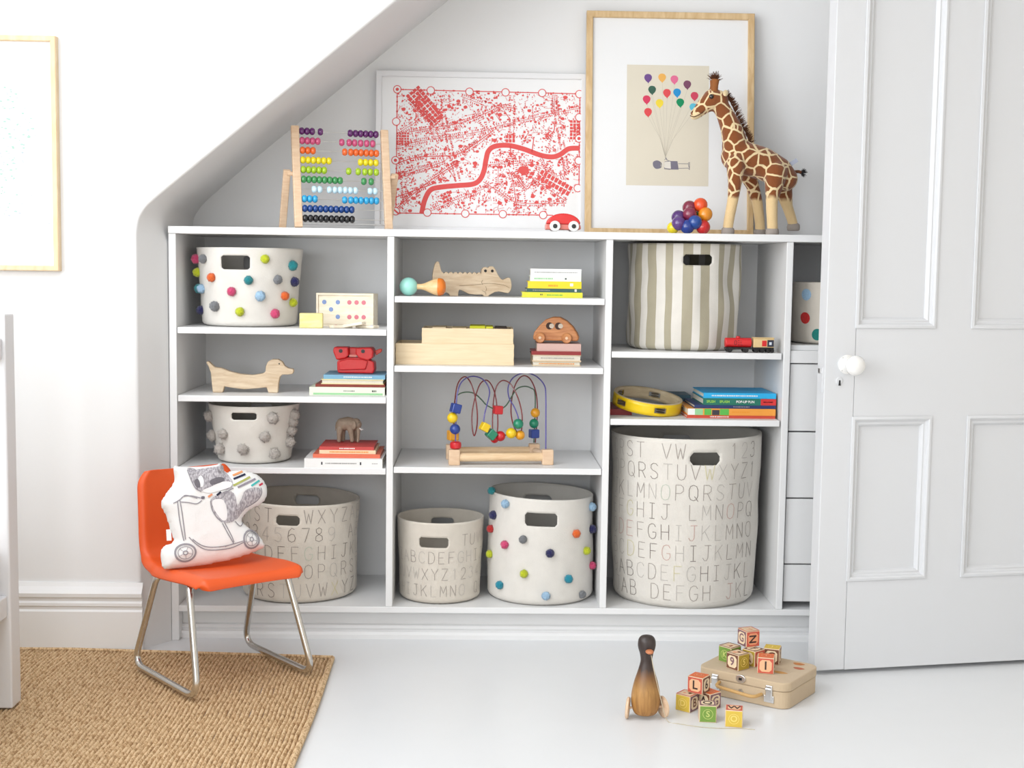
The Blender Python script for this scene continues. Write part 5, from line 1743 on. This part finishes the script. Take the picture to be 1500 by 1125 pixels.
M_CUSH = canvas('white_cushion_cotton', (.86, .85, .84), .02)
obj('cover', g, M_CUSH, pil, smooth=True, angle=180, fix=True, sub=1)
_pc = {}
def on_pil(lift=.0012):
    def f(u, v):
        k = (round(u, 4), round(v, 4))
        if k not in _pc:
            _pc[k] = puff(u, v)
        return (u, -_pc[k] - lift, v)
    return f
m, nt, b = new_mat('grey_pencil_fur_print')
tc = nt.nodes.new('ShaderNodeTexCoord'); nz = nt.nodes.new('ShaderNodeTexNoise'); cr = nt.nodes.new('ShaderNodeValToRGB')
mpn = nt.nodes.new('ShaderNodeMapping'); mpn.inputs['Scale'].default_value = (1, 1, .4); mpn.inputs['Rotation'].default_value = (0, .5, 0)
nz.inputs['Scale'].default_value = 260; nz.inputs['Detail'].default_value = 3
cr.color_ramp.elements[0].position = .38; cr.color_ramp.elements[1].position = .62
cr.color_ramp.elements[0].color = (*srgb(146, 140, 146), 1); cr.color_ramp.elements[1].color = (*srgb(200, 196, 200), 1)
nt.links.new(tc.outputs['Object'], mpn.inputs['Vector']); nt.links.new(mpn.outputs[0], nz.inputs['Vector']); nt.links.new(nz.outputs['Fac'], cr.inputs['Fac']); nt.links.new(cr.outputs['Color'], b.inputs['Base Color'])
b.inputs['Roughness'].default_value = .95
M_FUR = m
M_LINE = paint('grey_pencil_line_print', srgb(150, 146, 152), .95)
M_BLUSH = paint('pale_fur_print', srgb(238, 236, 236), .95)
def decal(name, pts, mat, lift=.0012, smooth=4):
    poly = [pu(q) for q in spl2(pts, smooth)]
    V, F = grid_fill(poly, .0042)
    f = on_pil(lift)
    g = G()
    g.add([f(*p) for p, e_ in V], F)
    return obj(name, g, mat, pil, smooth=True, angle=180)
decal('printed_head', [(352, 125), (420, 130), (520, 118), (640, 112), (700, 160), (745, 225), (760, 280), (740, 330), (660, 345), (560, 350), (470, 340), (410, 310), (380, 240), (360, 180)], M_FUR)
decal('printed_body', [(545, 420), (620, 380), (700, 350), (760, 380), (785, 470), (790, 560), (760, 640), (690, 660), (630, 640), (570, 560), (548, 480)], M_FUR)
decal('printed_tail', [(770, 640), (775, 540), (830, 440), (870, 360), (950, 335), (1010, 345), (1025, 400), (990, 460), (900, 510), (840, 570)], M_FUR)
decal('printed_muzzle', [(470, 335), (560, 300), (660, 262), (745, 270), (740, 310), (690, 330), (600, 352), (520, 362)], M_BLUSH, .0020)
decal('printed_belly', [(556, 440), (600, 425), (660, 440), (690, 540), (680, 625), (640, 630), (590, 560), (562, 500)], M_BLUSH, .0020)
decal('printed_cheek', [(440, 215), (470, 190), (490, 240), (475, 300), (445, 290)], M_BLUSH, .0020)
M_FURD = paint('dark_grey_fur_print', srgb(112, 108, 114), .95, var=.2, bscale=200)
decal('printed_ear', [(352, 128), (362, 108), (420, 118), (440, 150), (400, 170), (362, 160)], M_FUR, .0022)
decal('printed_ear', [(600, 120), (690, 98), (705, 130), (690, 170), (640, 160)], M_FUR, .0022)
decal('printed_mask', [(540, 250), (590, 222), (650, 215), (690, 235), (660, 262), (600, 280), (555, 285)], M_FURD, .0024)
decal('printed_mask', [(400, 245), (430, 215), (450, 250), (452, 300), (425, 305), (405, 280)], M_FURD, .0024)
decal('printed_nose', [(448, 400), (470, 388), (492, 396), (486, 414), (462, 418)], M_FURD, .0024)
SCF = [((770, 240), (890, 198), (34, 38, 66), 'navy'), ((770, 205), (870, 168), (222, 150, 98), 'tan'), ((760, 305), (930, 228), (170, 172, 96), 'olive'), ((800, 325), (980, 250), (146, 138, 150), 'mauve'), ((930, 318), (1020, 268), (70, 178, 176), 'teal'), ((1010, 318), (1050, 298), (196, 54, 76), 'crimson'),
       ((600, 390), (640, 358), (40, 42, 60), 'ink'), ((520, 400), (560, 375), (226, 150, 110), 'peach'), ((455, 412), (480, 396), (190, 160, 190), 'lilac')]
for a, c, col, nm in SCF:
    obj('printed_stripe', G().ribbon([pu(a), pu(c)], .0050, on_pil(.0022), 0, step=.004), paint('scarf_print_' + nm, srgb(*col), .95), pil)
LNS = [[(262, 410), (280, 560), (300, 790)], [(240, 420), (255, 600), (285, 800)], [(205, 440), (262, 410), (300, 380), (370, 380), (450, 405)], [(265, 430), (330, 440), (410, 458), (460, 430)], [(300, 375), (330, 372), (420, 405)], [(540, 440), (550, 520), (590, 600), (640, 650)], [(640, 660), (690, 770), (735, 860)], [(660, 655), (715, 775), (740, 850)], [(655, 885), (740, 862)], [(765, 650), (815, 700), (860, 660)],
       [(330, 770), (400, 850), (500, 905), (700, 905), (850, 850)], [(360, 790), (430, 850), (520, 880), (660, 880), (830, 845)], [(352, 130), (375, 230), (410, 310), (460, 345)], [(760, 330), (700, 360), (640, 420), (560, 432)], [(1025, 340), (1030, 400), (980, 470), (880, 525)]]
g = G()
for q in LNS:
    g.ribbon([pu(p) for p in (spl2(q, 5, False) if len(q) > 2 else q)], .0024, on_pil(.0018), 0, step=.004)
obj('printed_scooter_lines', g, M_LINE, pil)
for cx_, cy_, rx_, ry_ in ((292, 915, 92, 82), (912, 835, 76, 88)):
    g = G()
    for kk, w in ((1, .0046), (.72, .0016), (.22, .0026)):
        g.ribbon([pu((cx_ + rx_ * kk * math.cos(t), cy_ + ry_ * kk * math.sin(t))) for t in [i * PI / 14 for i in range(28)]], w, on_pil(.0019), 0, True, .004)
    for t in (0.3, 1.5, 2.6, 3.9, 5.1):
        g.ribbon([pu((cx_ + rx_ * .2 * math.cos(t), cy_ + ry_ * .2 * math.sin(t))), pu((cx_ + rx_ * .7 * math.cos(t), cy_ + ry_ * .7 * math.sin(t)))], .0010, on_pil(.0019), 0, step=.004)
    obj('printed_wheel', g, M_LINE, pil)
obj('care_tag', G().box(-.004, .008, -.0006, .0006, 0, .028), M_PAPER, pil, (pu((178, 690))[0] - .004, -.002, pu((178, 790))[1]))

# ------------------------------------------------------------------ pull-along bird
bd = thing('pull_along_bird', 'scorched wooden skittle-shaped bird on wheels with a pull string', 'pull toy', (.402, -.622, 0), math.radians(6))
m, nt, b = new_mat('scorched_wood')
L = nt.links.new
tc = nt.nodes.new('ShaderNodeTexCoord'); sep = nt.nodes.new('ShaderNodeSeparateXYZ'); mpn = nt.nodes.new('ShaderNodeMapping'); mpn.inputs['Scale'].default_value = (60, 60, 6)
nz = nt.nodes.new('ShaderNodeTexNoise'); nz.inputs['Scale'].default_value = 2.4; nz.inputs['Detail'].default_value = 5
mad = nt.nodes.new('ShaderNodeMath'); mad.operation = 'MULTIPLY_ADD'; mad.inputs[1].default_value = .035
mr = nt.nodes.new('ShaderNodeMapRange'); mr.inputs[1].default_value = .0; mr.inputs[2].default_value = .2
cr = nt.nodes.new('ShaderNodeValToRGB')
e = cr.color_ramp.elements
e[0].position = .0; e[0].color = (*srgb(150, 102, 52), 1)
e[1].position = 1.0; e[1].color = (*srgb(62, 52, 50), 1)
for p_, c_ in ((.18, (176, 126, 68)), (.45, (184, 138, 80)), (.60, (132, 92, 56)), (.70, (66, 52, 48))):
    q = e.new(p_); q.color = (*srgb(*c_), 1)
mxx = nt.nodes.new('ShaderNodeMix'); mxx.data_type = 'RGBA'; mxx.blend_type = 'MULTIPLY'; mxx.inputs[0].default_value = .55
cr2 = nt.nodes.new('ShaderNodeValToRGB'); cr2.color_ramp.elements[0].position = .3; cr2.color_ramp.elements[0].color = (.35, .28, .2, 1); cr2.color_ramp.elements[1].position = .6; cr2.color_ramp.elements[1].color = (1, 1, 1, 1)
L(tc.outputs['Object'], sep.inputs[0]); L(tc.outputs['Object'], mpn.inputs[0]); L(mpn.outputs[0], nz.inputs[0]); L(nz.outputs['Fac'], mad.inputs[0]); L(sep.outputs['Z'], mad.inputs[2])
L(mad.outputs[0], mr.inputs[0]); L(mr.outputs[0], cr.inputs[0]); L(cr.outputs[0], mxx.inputs[6]); L(nz.outputs['Fac'], cr2.inputs[0]); L(cr2.outputs[0], mxx.inputs[7]); L(mxx.outputs[2], b.inputs['Base Color'])
b.inputs['Roughness'].default_value = .4
prof = [(.0, .008), (.018, .009), (.027, .014), (.0325, .028), (.0345, .045), (.0330, .065), (.0275, .090), (.0205, .112), (.0150, .132), (.0138, .142), (.0160, .156), (.0198, .168), (.0212, .178), (.0195, .190), (.0130, .198), (.0, .201)]
pr2 = [(max(0, p.x), p.y) for p in spline([(a, h, 0) for a, h in prof], 4)]
obj('body', G().lathe(pr2, 36, sy=.92), m, bd, (0, 0, 0), smooth=True, angle=180)
obj('beak', G().ball((0, 0, 0), .010, 16, 10, s=(.95, 1.3, .55)), paint('worn_orange_beak', srgb(196, 124, 84), .5, var=.2), bd, (0.002, -.021, .166), smooth=True, angle=180)
obj('axle', G().tube([(-.042, 0, .026), (.042, 0, .026)], .003, 10), M_BEECH, bd)
for sx in (-1, 1):
    obj('wheel', G().lathe([(0, -.004), (.022, -.004), (.0255, -.002), (.0255, .002), (.022, .004), (0, .004)], 28, (0, 0, 0), 'x'), M_BEECH, bd, (sx * .0425, 0, .0258), (0, sx * -.06, sx * .32), smooth=True, angle=50)
sp = [(.004, -.030, .160), (.012, -.032, .12), (.030, -.035, .05), (.045, -.036, .004), (.070, -.052, .0012), (.11, -.075, .0012), (.15, -.088, .0012), (.20, -.094, .0012), (.235, -.105, .0012)]
obj('pull_string', G().tube(spline(sp, 8), .0009, 6), paint('natural_string', srgb(196, 184, 160), .9), bd)

# ------------------------------------------------------------------ cardboard suitcase
sa = math.radians(-37)
cs_ = thing('toy_suitcase', 'small brown cardboard suitcase lying flat by the door', 'suitcase', (.7135, -.420, 0), sa)
M_KR = canvas('brown_card_suitcase', srgb(200, 178, 148), .06)
def rr(w, d, r, n=6):
    out_ = []
    for sx, sy, a0 in ((1, -1, -PI / 2), (1, 1, 0), (-1, 1, PI / 2), (-1, -1, PI)):
        for i in range(n + 1):
            a = a0 + PI / 2 * i / n
            out_.append((sx * (w / 2 - r) + r * math.cos(a), sy * (d / 2 - r) + r * math.sin(a)))
    return out_
def slab(w, d, r, z0, z1):
    pts = rr(w, d, r)
    n = len(pts)
    g = G()
    g.add([(x, y, z0) for x, y in pts] + [(x, y, z1) for x, y in pts], [tuple(reversed(range(n))), tuple(range(n, 2 * n))] + [(i, (i + 1) % n, n + (i + 1) % n, n + i) for i in range(n)])
    return g
SW, SD = .245, .200
obj('lower_tray', slab(SW - .003, SD - .003, .028, .0005, .043), M_KR, cs_, bevel=.003)
obj('lid', slab(SW, SD, .029, .0435, .066), M_KR, cs_, bevel=.003)
fy = -SD / 2
for x in (-.070, .075):
    c_ = obj('clasp', G().box(x - .009, x + .009, fy - .004, fy + .001, .018, .056), M_STEEL, cs_, bevel=.002)
    obj('clasp_plate', G().box(x - .013, x + .013, fy - .002, fy + .001, .013, .030), M_STEEL, c_, bevel=.001)
    obj('clasp_bow', G().tube([(x - .007, fy - .005, .046), (x + .007, fy - .005, .046)], .003, 10), M_STEEL, c_)
lk = obj('lock_plate', G().prism([(.013 * math.cos(t), .058 + .010 * math.sin(t)) for t in [i * PI / 8 for i in range(16)]], fy - .005, fy + .001), M_STEEL, cs_, bevel=.001)
obj('lock_slot', G().box(-.004, .004, fy - .0062, fy - .0048, .0545, .061), M_BLACK, lk)
obj('keyhole_plate', G().prism([(.0055 * math.cos(t), .024 + .008 * math.sin(t)) for t in [i * PI / 8 for i in range(16)]], fy - .003, fy + .001), M_STEEL, cs_)
M_LEA = paint('tan_leather_handle', srgb(206, 164, 104), .5)
hp = fillet([(-.058, fy - .002, .038), (-.054, fy - .030, .036), (.050, fy - .036, .030), (.056, fy - .002, .030)], .02, 6)
obj('handle', G().tube(hp, .0042, 10), M_LEA, cs_, smooth=True)
STK = [((-.092, .015), (44, 56, 90), 'navy', .012, .006), ((.065, -.020), (206, 150, 80), 'amber', .020, .009), ((.090, .040), (190, 106, 74), 'rust', .014, .009), ((.075, .075), (190, 120, 60), 'brown', .015, .010), ((-.045, -.02), (166, 150, 120), 'stamp', .012, .010)]
for (x, y), c, nm, a_, b_ in STK:
    pts = [(x + a_ * math.cos(t) * (1 + .15 * math.sin(3 * t)), y + b_ * math.sin(t)) for t in [i * PI / 9 for i in range(18)]]
    obj('travel_sticker', G().add([(u, v, .0664) for u, v in pts], [tuple(range(18))]), paint('sticker_' + nm, srgb(*c), .6, var=.25, bscale=150), cs_)

# ------------------------------------------------------------------ alphabet blocks
M_BW = wood('block_basswood', srgb(222, 194, 160), srgb(236, 212, 182), (20, 20, 20), .6)
BK = {'red': (206, 92, 74), 'orange': (226, 112, 62), 'yellow': (218, 186, 72), 'green': (120, 154, 66), 'brown': (120, 74, 54), 'olive': (178, 152, 52), 'plum': (132, 96, 104), 'peach': (238, 188, 146), 'cream': (236, 214, 180), 'black': (62, 42, 38), 'butter': (240, 214, 120), 'lime': (196, 206, 120), 'coral': (236, 158, 118)}
MK = {k: paint('block_ink_' + k, srgb(*v), .6, var=.06, bscale=90) for k, v in BK.items()}
BS = .0405


def face_fn(side, h, lift):
    s = h / 2
    return {'front': lambda a, b: (a, -s - lift, b + s), 'right': lambda a, b: (s + lift, a, b + s), 'left': lambda a, b: (-s - lift, -a, b + s), 'back': lambda a, b: (-a, s + lift, b + s), 'top': lambda a, b: (a, b, h + lift)}[side]


def block(label, loc, rz, faces):
    o = thing('alphabet_block', label, 'block', loc, math.radians(rz), 'wooden alphabet blocks')
    s = BS / 2
    obj('cube', G().box(-s, s, -s, s, 0, BS), M_BW, o, bevel=.0016)
    for side, spec in faces.items():
        kind, c1, c2, c3, ch = spec[:5]
        rot = spec[5] if len(spec) > 5 else 0
        g = G()
        f1, f2, f3 = face_fn(side, BS, .0002), face_fn(side, BS, .0005), face_fn(side, BS, .0008)
        k = s * .92
        sq = lambda q: [(-q, -q), (q, -q), (q, q), (-q, q)]
        mats = [MK[c1], MK[c2], MK[c3]]
        if kind == 'frame':
            g.flat(sq(k), f1, 0)
            r = k * .80
            oc = [(r, r * .6), (r * .6, r), (-r * .6, r), (-r, r * .6), (-r, -r * .6), (-r * .6, -r), (r * .6, -r), (r, -r * .6)]
            g.flat(oc, f2, 1)
            type_on(g, ch, 0, 0, BS * .72, f3, 2, rot=rot, bold=.035)
        elif kind == 'solid':
            g.flat(sq(k), f1, 0)
            for t0 in (k * .62,):
                g.ribbon([(t0 * math.cos(t), t0 * math.sin(t)) for t in [i * PI / 12 for i in range(24)]], .0012, f2, 1, True)
            type_on(g, ch, 0, 0, BS * .5, f3, 2, rot=rot, bold=.02)
        else:               # picture face: a few printed blots in a thin frame
            g.ribbon([(-k, -k), (k, -k), (k, k), (-k, k)], .0030, f2, 0, True)
            rr_ = random.Random(hash(label) % 1000 if False else len(label) * 7 + len(side))
            for q in range(4):
                g.disc(rr_.uniform(-.4, .4) * s, rr_.uniform(-.4, .4) * s, rr_.uniform(.15, .3) * s, f2, 1 if q % 2 else 2, 10)
        obj('printed_face', g, mats, o)
    return o


ZC = .0664
block('orange block with the letter L and a figure 6, on two floor blocks', (.5400, -.550, BS + .0006), -36, {'front': ('frame', 'red', 'peach', 'black', 'L'), 'right': ('frame', 'brown', 'cream', 'black', '6'), 'top': ('solid', 'orange', 'coral', 'coral', 'O')})
block('yellow-sided block on the floor beneath the letter L block', (.511, -.561, 0), -40, {'front': ('solid', 'yellow', 'butter', 'butter', 'D'), 'right': ('frame', 'plum', 'cream', 'brown', 'B'), 'top': ('pict', 'red', 'coral', 'peach', '')})
block('orange-topped block on the floor behind the green S block', (.5675, -.545, 0), -52, {'front': ('frame', 'brown', 'cream', 'black', 'A'), 'right': ('frame', 'plum', 'cream', 'plum', 'G'), 'top': ('solid', 'orange', 'coral', 'coral', 'U')})
block('green floor block showing the letter S', (.5475, -.6335, 0), -6, {'front': ('solid', 'green', 'lime', 'lime', 'S'), 'right': ('frame', 'brown', 'cream', 'black', 'M'), 'top': ('frame', 'plum', 'cream', 'black', 'Q')})
block('yellow floor block standing alone nearest the pull string', (.6045, -.666, 0), 12 - 24, {'front': ('solid', 'yellow', 'butter', 'butter', 'O'), 'right': ('frame', 'brown', 'cream', 'black', 'E'), 'top': ('frame', 'red', 'peach', 'black', 'W')})
# on the suitcase
block('orange block with the letter I at the front of the suitcase', (.7205, -.470, ZC), -15, {'front': ('frame', 'red', 'peach', 'black', 'I'), 'right': ('frame', 'plum', 'cream', 'brown', 'C'), 'top': ('solid', 'orange', 'coral', 'coral', 'T')})
block('yellow-sided block with a figure 9 at the front left of the suitcase', (.6555, -.443, ZC), -54, {'front': ('frame', 'brown', 'cream', 'plum', '9'), 'right': ('solid', 'olive', 'butter', 'butter', '5'), 'top': ('pict', 'brown', 'coral', 'peach', '')})
block('green-sided block at the back left of the suitcase pile', (.6465, -.383, ZC), -50, {'front': ('solid', 'green', 'lime', 'lime', 'K'), 'right': ('solid', 'green', 'lime', 'lime', 'H'), 'top': ('pict', 'brown', 'red', 'peach', '')})
block('cream block in the middle of the pile on the suitcase', (.7015, -.410, ZC), -50, {'front': ('frame', 'olive', 'cream', 'brown', 'R'), 'right': ('frame', 'red', 'peach', 'black', 'P'), 'top': ('frame', 'brown', 'cream', 'black', 'F')})
block('yellow-topped block at the back right of the suitcase pile', (.7535, -.392, ZC), 10 - 30, {'front': ('frame', 'brown', 'cream', 'brown', 'C'), 'right': ('frame', 'brown', 'cream', 'plum', 'Y'), 'top': ('solid', 'yellow', 'butter', 'butter', 'J')})
block('topmost red-framed block showing a letter N on its side', (.6945, -.378, ZC + BS + .0006), 22, {'front': ('frame', 'red', 'coral', 'black', 'N', PI / 2), 'left': ('frame', 'plum', 'cream', 'plum', 'G'), 'right': ('frame', 'red', 'peach', 'black', 'N'), 'top': ('pict', 'red', 'coral', 'peach', '')})
